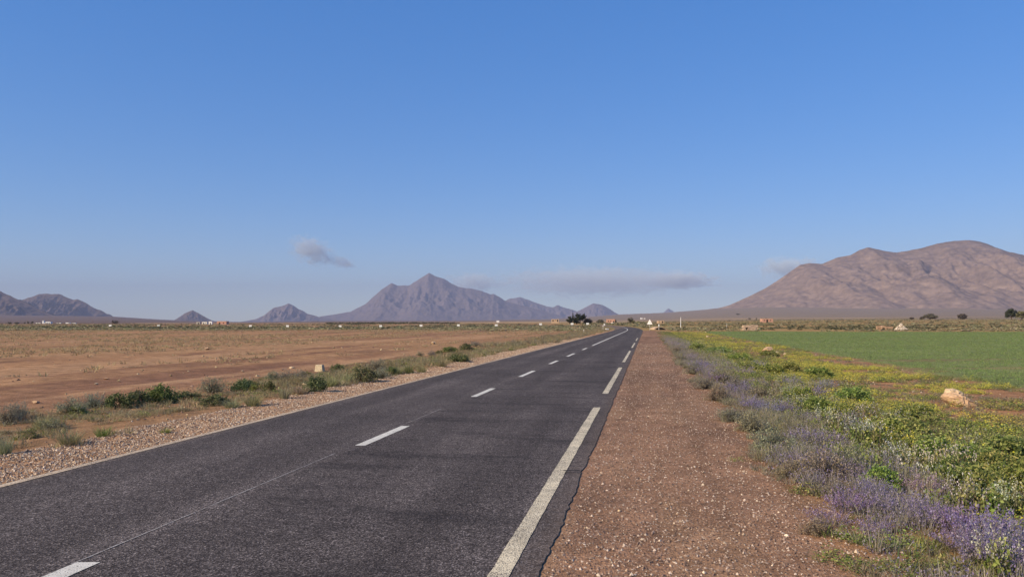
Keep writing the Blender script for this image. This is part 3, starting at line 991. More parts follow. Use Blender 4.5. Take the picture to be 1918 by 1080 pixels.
lite = lambda p: [a for a, b in p]
small_tuft = [p_tuft(GREY + OLIVE + DRY, 34, .045, .35, 1.0, .5)[0] for _ in range(4)]
small_green = [p_tuft(GREEN + OLIVE, 30, .06, .35, 1.1, .5)[0] for _ in range(4)]
small_leaf = [leaves(dome(110, 12, .2, .2, .9, .6), .07, .13, GREEN + OLIVE, .5) for _ in range(4)]
small_yel = [join(leaves(dome(60, 10, .2, .2, .9, .5), .06, .12, OLIVE + GREEN, .5), leaves(dome(84, 12, .2, .5, 1., .6) + np.array([0, 0, .1]), .045, .085, YELL, .8)) for _ in range(4)]
small_pur = [join(p_tuft(GREY, 26, .035, .2, .9, .5)[0], leaves(dome(70, 12, .2, .5, 1., .8), .03, .06, PURP + MAUVE, .7)) for _ in range(4)]
small_whi = [join(p_tuft(OLIVE + GREY, 22, .035, .2, .8, .5)[0], leaves(dome(26, 9, .2, .7, 1.1, .9), .03, .06, WHITE, .8)) for _ in range(4)]


def tints(n, a=.15):
    return 1 + rng.uniform(-a, a, (n, 1)) + rng.uniform(-.05, .05, (n, 3))


def patchy(x, y, sc, seed, lo, hi):
    return rng.uniform(0, 1, len(x)) < sm(lo, hi, fbm(x / sc, y / sc, 3, seed))


# verge growth, right
def verge(protos, n, y0, y1, s0, s1, w0, w1, h0, h1, sc, seed, lo, hi, name='verge_growth', label=None, edge=0.5):
    x, y, s = sample(n, y0, y1, s0, s1, 2)
    e = 1.7 * fbm(x / 1.3, y / 1.3, 3, 91)
    k = patchy(x, y, sc, seed, lo, hi) & (rng.uniform(0, 1, len(x)) < .40 + .60 * sm(5.5, 10, y)) & (s > s0 + edge * (e + .5)) & (s < s1 - 1.5 * (e + .5))
    x, y = x[k], y[k]
    g = 1 + .35 * sm(15, 60, y)
    scatter(name, protos, x, y, rng.uniform(w0, w1, len(x)) * g, rng.uniform(h0, h1, len(x)) * g, tints(len(x)), label=label, cat='ground cover')


verge(small_tuft, 8000, 4, 130, 1.75, 5.6, .06, .16, .05, .15, .9, 101, -.08, .12, 'dry_grass', 'dry grey grass and stalks growing beside the gravel shoulder', .7)
verge(small_green, 5200, 4, 130, 2.0, 7.5, .06, .15, .05, .15, .8, 103, -.08, .12, 'grass', 'short green grass scattered through the verge', .8)
verge(small_leaf, 4600, 4.2, 130, 2.9, 7.0, .10, .22, .10, .26, 1.0, 105, -.04, .10, 'weeds', 'leafy green weeds filling the verge between the flowers', .4)
verge(small_yel, 12000, 4.2, 130, 4.2, 10.6, .10, .22, .07, .15, 1.6, 107, -.04, .12, 'wildflowers', 'small yellow wildflowers scattered over the verge', .3)
verge(small_pur, 4600, 4.2, 75, 2.1, 4.3, .10, .18, .12, .26, 1.1, 109, .0, .11, 'wildflowers', 'small purple wildflowers scattered along the shoulder', .4)
verge(small_whi, 1500, 4.2, 70, 2.9, 6.2, .08, .16, .16, .34, .9, 111, -.02, .12, 'wildflowers', 'small white wildflowers scattered among green weeds', .4)
verge(small_tuft, 5200, 7, 130, 5.0, 10.6, .08, .2, .05, .14, 1.6, 113, -.06, .14, 'dry_grass', 'dry grass tufts on the bare soil beside the green field', .3)

verge(small_leaf, 9000, 7, 140, 5.2, 11.0, .08, .18, .05, .12, 1.1, 117, .0, .12, 'grass', 'low yellow green growth between the verge and the field', .2)

pale_dry = [join(p_tuft(PALE + GREY + DRY, 60, .032, .3, .95, .5)[0], leaves(dome(30, 8, .2, .5, 1., .8), .03, .05, GREY + MAUVE, .6)) for _ in range(5)]
verge(pale_dry, 3000, 9, 90, 1.85, 4.4, .12, .24, .10, .24, 1.2, 119, -.04, .12, 'dry_grass', 'straw coloured tufts between the lavender clumps of the verge', .5)

# young crop in the green field
CROP = [(.19, .27, .08), (.23, .31, .10), (.28, .34, .13), (.155, .225, .065), (.29, .29, .13)]
crop = [p_tuft(CROP, 9, .10, .3, .8, .9)[0] for _ in range(4)]
x, y, s = sample(90000, 19, 150, 10.2, 110, 2)
k = ~((fbm(s / 14, y / 3.5, 4, 51) > .2) & (rng.uniform(0, 1, len(x)) < .7)) & (s > 10.3 + 2.6 * fbm(x / 2.3, y / 2.3, 4, 37) + 1.2 * rng.uniform(-1, 1, len(x)))
x, y = x[k], y[k]
g = 1 + sm(30, 90, y)
scatter('crop', crop, x, y, rng.uniform(.09, .16, len(x)) * (1 + .6 * (g - 1)), rng.uniform(.05, .12, len(x)), tints(len(x), .10), label='young green cereal crop covering the field', cat='crop')

# dry scrub over the left plain
tan_low = [p_tuft(TAN + DRY[:2], 14, .10, .3, 1.1, .7)[0] for _ in range(5)]
tan_mid = [p_twiggy(TAN, 120)[0] for _ in range(2)] + [p_tuft(TAN + DRY, 40, .05, .3, 1.1, .6)[0] for _ in range(3)]
x, y, s = sample(52000, 17, 240, -170, -15.0, 2)
st2 = fbm(s / 6.5, y / 30, 3, 43)
e2 = fbm(x / 2.3, y / 2.3, 4, 37)
k = rng.uniform(0, 1, len(x)) < (.02 + .98 * sm(.0, .15, st2 + .7 * e2 + .20 * sm(45, 130, y) - .05)) * sm(22, 52, y)
x, y = x[k], y[k]
scatter('dry_scrub', tan_low, x, y, rng.uniform(.12, .34, len(x)) * (1 + .5 * sm(60, 160, y)), rng.uniform(.08, .26, len(x)), tints(len(x), .2), label='low dry tan scrub spread over the left plain', cat='scrub')
# strip of low growth between the gravel and the track, left
x, y, s = sample(11000, 7, 130, -11.4, -6.8, 2)
k = patchy(x, y, 1.1, 121, -.12, .14) & (rng.uniform(0, 1, len(x)) < (.25 + .75 * sm(-7.2, -8, s)) * (.55 + .45 * sm(10, 22, y)))
x, y = x[k], y[k]
scatter('dry_grass', tan_mid + tan_mid + small_tuft[:1] + small_green[:1], x, y, rng.uniform(.08, .24, len(x)), rng.uniform(.04, .15, len(x)), tints(len(x), .3), label='low dry grass and twigs between the left gravel and dirt track', cat='dry grass')
x, y, s = sample(3800, 10, 130, -10.2, -7.0, 2)
k = patchy(x, y, 1.5, 123, -.16, .10) & (rng.uniform(0, 1, len(x)) < .12 + .88 * sm(14, 26, y))
x, y = x[k], y[k]
pale_t = [p_tuft(PALE + DRY + OLIVE[:1], 46, .035, .3, .9, .5)[0] for _ in range(4)]
scatter('grass', pale_t + tan_mid[1:] + small_leaf[:1], x, y, rng.uniform(.12, .30, len(x)), rng.uniform(.06, .18, len(x)) * (1 + .8 * sm(13, 22, y)), tints(len(x), .3), label='olive and straw coloured grass between the roadside shrubs', cat='grass')
# gentle growth at the road's far end, both sides
x, y, s = sample(2600, 55, 230, -12, -6.4, 1)
k = patchy(x, y, 3, 131, -.2, .05)
x, y = x[k], y[k]
scatter('dry_grass', tan_mid + small_tuft, x, y, rng.uniform(.2, .6, len(x)), rng.uniform(.15, .5, len(x)), tints(len(x), .2), label='dry grass along the far left edge of the road', cat='dry grass')

# low bushes far out on the plain
def tiny_bush(cols, n=16):
    p = dome(n, 10, .22, .2, .85)
    return leaves(p, .13, .27, cols, .7, amt=.35)


FARG = [(.10, .105, .055), (.15, .145, .08), (.19, .175, .105), (.07, .07, .04)]
DKG0 = [(.09, .09, .055), (.14, .13, .08), (.06, .065, .04)]
far_g = [tiny_bush(FARG, 34) for _ in range(5)]
far_t = [tiny_bush(DRY + PALE, 30) for _ in range(5)]


def plain(n, y0, y1, u0, u1, cut, protos, w0, w1, h0, h1, sc, seed, lo, hi, name, label):
    t = rng.uniform(0, 1, n)
    y = y0 * (y1 / y0) ** t
    u = rng.uniform(u0, u1, n)
    x = (u - U0) / F * y
    s = off(x, y)
    k = cut(s, y) & (rng.uniform(0, 1, n) < sm(lo, hi, fbm(x / sc, y / (sc * .6), 3, seed)))
    x, y = x[k], y[k]
    scatter(name, protos, x, y, rng.uniform(w0, w1, len(x)), rng.uniform(h0, h1, len(x)), tints(len(x), .2), label=label, cat='scrub')


plain(5200, 170, 900, -30, 1130, lambda s, y: s < -12, far_g, .6, 1.8, .2, .55, 40, 141, .0, .2, 'scrub', 'dark green scrub on the far left plain below the peaks')
plain(5200, 150, 700, -30, 1120, lambda s, y: s < -10, far_t, .5, 1.9, .2, .5, 30, 143, -.15, .1, 'scrub', 'pale dry scrub on the far left plain')
plain(5200, 152, 1100, 1200, 1950, lambda s, y: s > 6, far_t, .5, 1.6, .2, .6, 30, 145, -.15, .1, 'scrub', 'pale dry scrub beyond the green field')
plain(2600, 165, 1300, 1200, 1950, lambda s, y: s > 8, far_g, .5, 1.5, .22, .65, 40, 147, .0, .18, 'scrub', 'olive green scrub beyond the green field')
plain(420, 600, 900, 610, 860, lambda s, y: s < -12, [tiny_bush(DKG0, 26) for _ in range(3)], 1.2, 3.4, .6, 1.7, 60, 153, -.18, .05, 'scrub', 'dark distant line of trees below the tallest peak')
plain(900, 205, 600, 1090, 1215, lambda s, y: (s > 2) | (s < -9), far_t + far_g[:2], .5, 1.4, .4, 1.1, 20, 149, -.3, -.1, 'scrub', 'scrub round the bend where the road disappears')

# stones
def pebble():
    v = np.array([(1, 0, 0), (-1, 0, 0), (0, 1, 0), (0, -1, 0), (0, 0, 1), (0, 0, -1)], float) * rng.uniform(.55, 1.15, (6, 1)) + rng.normal(0, .18, (6, 3))
    f = np.array([(0, 2, 4), (2, 1, 4), (1, 3, 4), (3, 0, 4), (2, 0, 5), (1, 2, 5), (3, 1, 5), (0, 3, 5)])
    return v, f, np.ones((6, 3))


PEB = [pebble() for _ in range(12)]


def pebbles(name, n, y0, y1, s0, s1, r0, r1, cols, label, pw=2, power=2.5, fade=0.0):
    x, y, s = sample(n, y0, y1, s0, s1, pw)
    if fade:
        k = rng.uniform(0, 1, len(x)) < sm(-.2, .15, fbm(x / 1.2, y / 1.2, 3, 151) + fade)
        x, y = x[k], y[k]
    r = r0 + (r1 - r0) * rng.uniform(0, 1, len(x)) ** power
    r = r * (1 + .4 * sm(12, 50, y))
    scatter(name, PEB, x, y, r, r * .7, jit(cols, len(x), .25), M_PEBBLE, -.35, label, 'gravel')


PALEST = [(.50, .38, .265), (.42, .30, .205), (.31, .21, .145), (.66, .53, .39), (.22, .145, .10)]
BROWNST = [(.19, .125, .095), (.24, .16, .12), (.33, .24, .185), (.15, .10, .075), (.21, .14, .105), (.50, .40, .32)]
pebbles('gravel', 60000, 4.2, 60, .04, 2.6, .004, .015, BROWNST, 'brown gravel pressed into the wide shoulder')
pebbles('gravel', 2600, 4.2, 60, .05, 3.2, .004, .020, PALEST, 'loose pale stones lying on the brown shoulder')
pebbles('gravel', 70000, 6.5, 80, -7.15, SL - .06, .005, .020, PALEST, 'pale broken gravel along the left edge of the asphalt')
pebbles('gravel', 5000, 7, 45, -12, -6.9, .006, .03, BROWNST + TAN, 'small brown clods and stones among the left shrubs', fade=.05)
pebbles('gravel', 9000, 16, 120, -70, -11.8, .008, .06, TAN + BROWNST[:2], 'clods and stones strewn over the left plain', fade=-.12, power=5)
pebbles('gravel', 3500, 9, 90, 5.5, 10.4, .008, .035, PALEST + BROWNST, 'small stones on the bare soil beside the field', fade=.05)

#THINGS
# ------------------------------------------------------------------ rocks
def rock(name, x, y, sx, sy, sz, seed, mat, label, cat='rock', group=None, rz=0.0, sink=.12, cuts=9):
    """a block knocked into facets by random planes"""
    r = np.random.default_rng(seed)
    bm = bmesh.new()
    bmesh.ops.create_icosphere(bm, subdivisions=5, radius=1)
    for k in range(cuts + 5):
        nrm = r.normal(0, 1, 3)
        nrm /= np.linalg.norm(nrm)
        d = r.uniform(.42, .74)
        for v in bm.verts:
            e = v.co.x * nrm[0] + v.co.y * nrm[1] + v.co.z * nrm[2] - d
            if e > 0:
                v.co -= Vector(nrm) * e
    lo_ = [min(v.co[i] for v in bm.verts) for i in range(3)]
    hi_ = [max(v.co[i] for v in bm.verts) for i in range(3)]
    for v in bm.verts:
        v.co = Vector([2 * (v.co[i] - lo_[i]) / (hi_[i] - lo_[i]) - 1 for i in range(3)])
    for v in bm.verts:
        k = .26 * float(fbm(np.array(v.co.x * 1.7 + v.co.z * .9 + seed), np.array(v.co.y * 1.7 + v.co.z * 1.4), 5, seed, .6))
        v.co *= 1 + k
        v.co = Vector((v.co.x * sx, v.co.y * sy, (v.co.z + 1) * sz * .5))
    me = bpy.data.meshes.new(name)
    bm.to_mesh(me)
    bm.free()
    for pz in me.polygons:
        pz.use_smooth = False
    o = link(name, me, mat, None, (x, y, float(ground_z(x, y)) - sink * sz), rz)
    return tag(o, label, cat, group)


M_ROCK = simple('pale_orange_rock', (.50, .33, .195), .3, 9, bump=.6, dist=.02)
M_ROCK2 = simple('pale_tan_rock', (.54, .40, .25), .25, 9, bump=.6, dist=.02)
x, y, _, _ = at_px(1797, 760, 1, 1)
def slab(name, pts, k, th, lean, x, y, mat, label, rz, seed):
    """a broken slab: outline in its own plane, chipped round both faces"""
    r = np.random.default_rng(seed)
    P = np.array(pts, float)
    P[:, 0] -= P[:, 0].mean()
    P[:, 1] = P[:, 1].max() - P[:, 1]
    P *= k
    Q = []
    for a, b in zip(P, np.roll(P, -1, 0)):
        Q += [a, a + (b - a) * .5 + r.normal(0, .010, 2)]
    Q = np.array(Q)
    c = Q.mean(0)
    n_ = len(Q)
    bm = bmesh.new()
    rings = []
    for f, d in ((.30, -.52), (.74, -.46), (.96, -.22), (1.0, .1), (.9, .4), (.5, .5)):
        ring = []
        for q_ in Q:
            e = c + (q_ - c) * f * (1 + r.normal(0, .025))
            ring.append(bm.verts.new((e[0], d * th + e[1] * lean + r.normal(0, .012), e[1] * .80 - .06)))
        rings.append(ring)
    for a, b in zip(rings, rings[1:]):
        for i in range(n_):
            bm.faces.new((a[i], a[(i + 1) % n_], b[(i + 1) % n_], b[i]))
    bm.faces.new(rings[0][::-1])
    bm.faces.new(rings[-1])
    bmesh.ops.triangulate(bm, faces=bm.faces)
    bmesh.ops.subdivide_edges(bm, edges=bm.edges, cuts=1, use_grid_fill=True)
    for v in bm.verts:
        v.co += Vector(r.normal(0, .004, 3))
    bmesh.ops.recalc_face_normals(bm, faces=bm.faces)
    me = bpy.data.meshes.new(name)
    bm.to_mesh(me)
    bm.free()
    return tag(link(name, me, mat, None, (x, y, float(ground_z(x, y)))  , rz), label, 'rock', 'rocks scattered beside the road')


KP = 18.6 / F / 13.5
slab('rock', [(445, 530), (500, 492), (560, 460), (610, 430), (700, 440), (800, 470), (900, 490), (1000, 580), (1130, 690), (1140, 830), (800, 850), (600, 760), (480, 640)], KP, .42, .35, x, y, M_ROCK, 'large pale orange rock, lower of the two piled beside the yellow flowers', .15, 3)
slab('rock', [(690, 490), (725, 310), (800, 306), (870, 298), (960, 335), (1020, 370), (1085, 440), (1040, 520), (1060, 830), (720, 830)], KP, .20, .12, x + .075, y + .27, M_ROCK2, 'cream slab standing behind the large orange rock beside the yellow flowers', -.1, 4)
ROCKS = [
    (1436, 659, 21, 11, M_ROCK, 'orange boulder at the near edge of the green field'),
    (1455, 661, 11, 4, M_ROCK2, 'small flat pale stone right of the orange boulder by the field'),
    (1470, 664, 7, 4, M_ROCK2, 'small pale stone between the orange boulder and the dark bushes'),
    (388, 655, 9, 6, M_ROCK, 'pale orange stone alone far out on the left plain'),
    (454, 697, 5, 4, M_ROCK2, 'tiny whitish stone on the dirt track left of the milestone'),
    (547, 690, 9, 4, M_ROCK2, 'flat pale stone on bare soil just left of the milestone'),
    (67, 755, 12, 6, M_ROCK, 'flat brown stone on bare soil above the leftmost shrubs'),
    (180, 720, 6, 4, M_ROCK2, 'small white stone on the dirt track above the grey brown shrub'),
    (811, 645, 7, 6, M_ROCK2, 'bright pale stone on bare soil behind the short chain of shrubs'),
    (199, 710, 9, 3, M_ROCK, 'low brown stone behind the small white stone on the track'),
    (500, 671, 4, 4, M_ROCK2, 'tiny white stone in the dark patch far left of the milestone'),
    (640, 652, 5, 3, M_ROCK, 'small rust stone far out above the milestone'),
    (1326, 632, 7, 4, M_ROCK2, 'pale stone at the tip of the green field'),
    (1322, 622, 4, 2, M_ROCK2, 'tiny pale stone beyond the tip of the green field'),
    (571, 723, 7, 7, M_ROCK2, 'whitish stone half hidden left of the bright green leafy bush'),
    (1160, 958, 6, 5, M_ROCK2, 'pale pebble largest on the brown shoulder near the asphalt'),
]
for i, (u, v, wp, hp, m, lab) in enumerate(ROCKS):
    x, y, wd, hg = at_px(u, v, wp, hp)
    rock('rock', x, y, wd / 2 * 1.15, wd / 2, hg, 20 + i, m, lab, 'rock', 'rocks scattered beside the road', rng.uniform(0, 3), .1, 8)

# milestone: a trapezoid block, seen from the road
x, y, wd, hg = at_px(599, 696, 18, 12.5)
o = MB().box(-wd / 2, wd / 2, -.11, .11, -.08, hg, tx=.74, ty=.7).done('milestone', M_CREAM, None, (x, y, float(ground_z(x, y))), -.28, .012)
tag(o, 'cream trapezoid milestone among the shrubs left of the road', 'milestone')


# ------------------------------------------------------------------ signs, posts and marker boards at the bend
def base(u, D):
    x = (u - U0) / F * D
    return x, D, float(ground_z(np.array(x), np.array(D)))


px = lambda n, D: n * D / F
D = 150.0
x, y, z = base(1217, D)
t = tag(empty('traffic_sign', (x, y, z), -.38), 'white triangular warning sign on a post right of the bend', 'traffic sign')
zb, ht, wd = H - (607.2 - V0) / F * D - z, px(9.8, D), px(10.6, D)
hw = wd / 2


def tri(k, zc):
    return [(-hw * k, zc - ht / 3 * k), (hw * k, zc - ht / 3 * k), (0, zc + ht * 2 / 3 * k)]


zc = zb + ht / 3
pl = MB().poly(tri(1, zc), -.03, 0).done('plate', M_RED, t)
MB().poly(tri(.94, zc), -.036, -.031).done('face', M_WHITE, pl)
MB().tube([(.10, -.038, zc - .12), (.12, -.038, zc), (.04, -.038, zc + .10), (.02, -.038, zc + .24)], [.03, .03, .03, .03], 6).done('bend_symbol', M_MARK, pl)
MB().tube([(0, .03, -.2), (0, .03, zc + .2)], [.045, .045], 8).done('post', M_GREYPOST, t)

D = 160.0
x, y, z = base(1234, D)
t = tag(empty('marker_post', (x, y, z)), 'short white marker post right of the triangular sign', 'marker post')
MB().box(-.10, .10, -.06, .06, .75, 1.2).done('cap', M_WHITE, t, bevel=.015)
MB().box(-.07, .07, -.045, .045, -.2, .75).done('post', M_GREYPOST, t)
x, y, z = base(1237, 166)
t = tag(empty('culvert', (x, y, z), .25), 'low culvert mouth with dark opening behind the short marker post', 'culvert')
MB().poly([(-1.5, -.3), (1.7, -.3), (1.5, .25), (.5, .62), (-.5, .66), (-1.4, .35)], 0, 2.4).done('headwall', M_TAN, t)
MB().poly([(-1.15, .02), (1.35, .02), (1.1, .22), (.4, .5), (-.45, .52), (-1.1, .26)], -.01, .3).done('opening', M_DARK, t)

D = 190.0
x, y, z = base(1275, D)
t = tag(empty('pole', (x, y, z)), 'tall thin white pole standing right of the triangular sign', 'pole')
MB().tube([(0, 0, -.2), (0, 0, H - (594 - V0) / F * D - z)], [.085, .065], 8).done('shaft', M_WHITE, t)
MB().box(-.2, .2, -.2, .2, -.2, .18, .8).done('footing', M_GREYPOST, t)
D = 175.0
x, y, z = base(1361, D)
t = tag(empty('marker_post', (x, y, z)), 'thin weathered post standing at the far corner of the field', 'marker post')
MB().tube([(0, 0, -.2), (0, 0, 1.3)], [.06, .05], 7).done('shaft', M_GREYPOST, t)
MB().box(-.09, .09, -.05, .05, 1.3, 1.42).done('cap', M_GREYPOST, t)
for (u, v, hp, wp, lab) in ((1093.5, 623.5, 8, .09, 'thin pale post, nearest of the posts along the left edge before the bend'), (1129.5, 619, 10.5, .12, 'pale post left of the white block at the bend')):
    x, y = spot(u, v, 0)
    D = y
    z = float(ground_z(np.array(x), np.array(y)))
    t = tag(empty('marker_post', (x, y, z)), lab, 'marker post')
    hh = px(hp, D)
    MB().box(-wp / 2, wp / 2, -.05, .05, -.15, hh * .8).done('post', M_GREYPOST, t)
    MB().box(-wp / 2 - .006, wp / 2 + .006, -.056, .056, hh * .8, hh).done('cap', M_WHITEWALL, t, bevel=.01)
x, y, z = base(1132, 230)
t = tag(empty('marker_board', (x, y, z)), 'small white square board on a post above the pale post at the bend', 'marker board')
MB().box(-.22, .22, -.03, 0, .55, 1.05).done('board', M_WHITE, t)
MB().box(-.05, .05, .002, .08, -.2, .95).done('post', M_GREYPOST, t)
D = 150.0
x, y, z = base(1137, D)
t = tag(empty('concrete_block', (x, y, z), .4), 'white concrete block at the left edge of the road before the bend', 'block')
MB().box(-.33, .33, -.2, .2, -.1, .42, .85).done('block', M_WHITE, t, bevel=.03)
MB().box(-.42, .42, -.29, .29, -.2, .06).done('plinth', M_GREYPOST, t)

BOARDS = [(206.5, 617.5, 'white board far left below the dark mountain slope'), (297, 616.5, 'white board left of the small pyramid hill'), (469, 614.2, 'white board just right of the pink farmhouse'),
          (538.5, 612.6, 'white board below the round hill left of the tallest peak'), (637, 611.8, 'white board under the left foot of the tallest peak'), (713, 611.2, 'white board under the lower summit of the tallest peak'),
          (788.5, 610.6, 'white board straight below the tallest peak'), (858.5, 609.6, 'white board below the right flank of the tallest peak'), (929.5, 609.2, 'white board left of the pale ruined hut'),
          (932.5, 601.8, 'white board higher up, above another board left of the ruined hut'), (1012.5, 606.8, 'white board just left of the pale ruined hut'), (1071.5, 606.2, 'white board in front of the dark tree group'),
          (1100.5, 606, 'white board right of the dark tree group')]
proto = None
for (u, v, lab) in BOARDS:
    D = 250.0 if v > 603 else 420.0
    x, y, z = base(u, D)
    zc = H - (v - V0) / F * D
    if proto is None:
        b = MB().box(-.45, .45, -.03, .0, -.30, .30).done('board', M_WHITE)
        p_ = MB().box(-.05, .05, .002, .09, -2.6, .22).done('post', M_GREYPOST)
        proto = (b.data, p_.data)
        bpy.data.objects.remove(b)
        bpy.data.objects.remove(p_)
    t = tag(empty('marker_board', (x, y, max(zc, z + .55))), lab, 'marker board', 'white boards on posts along the road beyond the bend')
    t.scale = (D / 250,) * 3
    link('board', proto[0], None, t)
    link('post', proto[1], None, t)


# ------------------------------------------------------------------ houses and huts
def house(u, D, wpx, hpx, mat, label, cat='house', depth=.7, doors=(), wins=(), rz=0.0, name='house', v_base=None, parapet=True, roofmat=None):
    x, y, z = base(u, D)
    if v_base is not None:
        z = max(z - .3, H - (v_base - V0) / F * D)
    w_, h_ = px(wpx, D) * (.82 if D == 800 or D == 810 else 1), px(hpx, D) * (.72 if D in (800, 810) else 1)
    d_ = max(2.0, w_ * depth)
    t = tag(empty(name, (x, y, z), rz), label, cat)
    wl = MB().box(-w_ / 2, w_ / 2, 0, d_, -1.0, h_).done('wall', mat, t)
    if parapet:
        r = MB().box(-w_ / 2 - .06, w_ / 2 + .06, -.06, d_ + .06, h_ + .002, h_ + max(.12, h_ * .05))
        r.done('roof', roofmat or mat, t)
    for (f, wd, hh) in doors:
        MB().box(w_ * (f - .5) - wd / 2, w_ * (f - .5) + wd / 2, -.02, .15, 0.02, hh).done('door', M_DARK, t)
    for (f, wd, z0, z1) in wins:
        MB().box(w_ * (f - .5) - wd / 2, w_ * (f - .5) + wd / 2, -.02, .15, z0, z1).done('window', M_DARK, t)
    return t, w_, h_, d_


t, w_, h_, d_ = house(1144, 520, 17, 8.5, M_SALMON, 'salmon coloured house with a whitewashed lower wall beside the road bend', doors=((.8, 1.0, 2.0),), wins=((.25, .7, 1.4, 2.2), (.5, .7, 1.4, 2.2)), v_base=607, rz=-.15)
MB().box(w_ * .05, w_ * .52, -1.2, -.07, -1, h_ * .33).done('porch_wall', M_WHITE, t)
house(1040, 480, 13, 4.6, M_TAN, 'pale ruined hut with two dark openings left of the dark trees', 'hut', doors=((.18, .7, 1.1), (.82, .8, 1.2)), wins=((.5, .5, .6, 1.1),), v_base=602, name='hut', parapet=False)
t, w_, h_, d_ = house(1438, 420, 20, 8, M_SALMON, 'pink farmhouse with a dark doorway behind the right plain scrub', doors=((.45, .9, 1.9),), wins=((.2, .5, 1.1, 1.7), (.75, .5, 1.1, 1.7)), v_base=606.5, roofmat=M_TAN)
house(1238, 430, 12, 4, M_TAN, 'low tan wall of a roadside shed right of the triangular sign', 'shed', doors=((.75, .8, 1.0),), wins=((.3, .4, .5, .9),), v_base=604.5, name='shed', parapet=False)
house(415, 600, 18, 6.5, M_SALMON, 'pink farmhouse at the foot of the small pyramid hill', doors=((.3, 1., 1.9),), wins=((.7, .8, 1.0, 1.8),), v_base=612)
house(383, 610, 9, 5, M_WHITEWALL, 'grey white shed left of the white gable by the pyramid hill', 'shed', doors=((.3, .9, 1.5),), wins=((.7, .6, .8, 1.4),), v_base=612.4, name='shed')
house(371, 615, 7, 4.5, M_GREYPOST, 'small grey shed leftmost in the group below the pyramid hill', 'shed', doors=((.6, .9, 1.4),), v_base=612.6, name='shed')
house(394, 605, 6, 6, M_WHITE, 'bright white gable between the grey shed and pink farmhouse', 'shed', doors=((.5, .8, 1.5),), v_base=612, name='shed')
# white village below the dark mountains
house(80.5, 800, 3.4, 8.5, M_WHITE, 'narrow white tower in the village at the far left', 'tower', wins=((.5, .5, 2.6, 3.6),), v_base=613.5, name='tower', depth=1)
house(71, 800, 10, 2.6, M_WHITEWALL, 'long low white building left of the white tower', 'building', doors=((.5, .9, 1.2),), v_base=614, name='building', depth=.4)
house(90, 790, 9, 4, M_WHITE, 'white flat roofed house right of the white tower', doors=((.7, .9, 1.6),), wins=((.3, .6, .8, 1.5),), v_base=614)
house(85, 770, 4, 2.4, M_WHITEWALL, 'small white hut in front of the white tower', 'hut', doors=((.5, .7, 1.0),), v_base=615.2, name='hut')
house(110, 810, 10, 2.4, M_WHITEWALL, 'low grey white building in the second cluster of the village', 'building', doors=((.4, .9, 1.1),), v_base=613.6, name='building', depth=.4)
house(127, 810, 10, 3, M_WHITE, 'long white building in the middle of the second village cluster', 'building', doors=((.8, .9, 1.2),), v_base=613.4, name='building', depth=.4)
house(138, 800, 9, 2.2, M_WHITE, 'low white building at the right end of the village', 'building', doors=((.3, .9, 1.0),), v_base=614, name='building', depth=.4)
# far houses above the sign
house(1201.5, 1500, 3.6, 1.6, M_WHITE, 'distant white house above the triangular sign', doors=((.5, 1, 1.2),), v_base=596.5)
house(1207.5, 1500, 2.6, 1.3, M_WHITEWALL, 'tiny distant house right of the distant white one', doors=((.5, 1, 1.0),), v_base=596.6)

# dry stone hut at the field's edge
D = 165.0
x, y, z = base(1406, D)
t = tag(empty('stone_hut', (x, y, z), .05), 'dry stone hut with a dark round opening at the far edge of the field', 'hut')
w_, h_ = px(27, D), max(px(9.5, D), .9)
r = np.random.default_rng(3)
mb = MB()
nx, nz = 11, 4
for k in range(nz):
    for i in range(nx):
        a, b = -w_ / 2 + w_ * i / nx, -w_ / 2 + w_ * (i + 1) / nx
        sh_ = (k % 2) * w_ / nx / 2
        if abs((a + b) / 2 + sh_ + w_ * .28) < .22 and k < 2:
            continue
        mb.box(a + sh_ + .01, min(b + sh_ - .01, w_ / 2 + .15), -r.uniform(.0, .10), 1.2 + r.uniform(0, .1), h_ * k / nz, h_ * (k + 1) / nz - .015 + (r.uniform(-.12, .06) if k == nz - 1 else 0), r.uniform(.86, .98))
M_FIELDST = simple('field_stone', (.46, .34, .24), .35, 2.6, bump=.6, dist=.05)
mb.done('wall', M_FIELDST, t)
MB().box(-w_ * .28 - .22, -w_ * .28 + .22, .1, .6, -.1, h_ * .5).done('opening', M_DARK, t)
# vaulted clay oven hut with side wall
D = 172.0
x, y, z = base(1656, D)
t = tag(empty('clay_hut', (x, y, z)), 'small vaulted orange clay hut with a dark arch, left of the stone heap', 'hut')
w_ = px(10, D)
arch = [(math.cos(a) * w_ / 2, .35 + math.sin(a) * .62) for a in np.linspace(0, math.pi, 11)]
MB().poly([(w_ / 2, -.3)] + arch + [(-w_ / 2, -.3)], 0, 1.5).done('vault', M_CLAY, t)
MB().poly([(.30, 0)] + [(math.cos(a) * .30, .16 + math.sin(a) * .28) for a in np.linspace(0, math.pi, 9)] + [(-.30, 0)], -.012, .3).done('arch_opening', M_DARK, t)
MB().box(-w_ / 2 - .95, -w_ / 2 - .003, .3, .6, -.3, .92, tx=1, ty=.8).done('side_wall', M_CLAY, t)
MB().box(w_ / 2 + .003, w_ / 2 + 1.6, .3, .6, -.3, .78, tx=1, ty=.8).done('side_wall', M_CLAY, t)
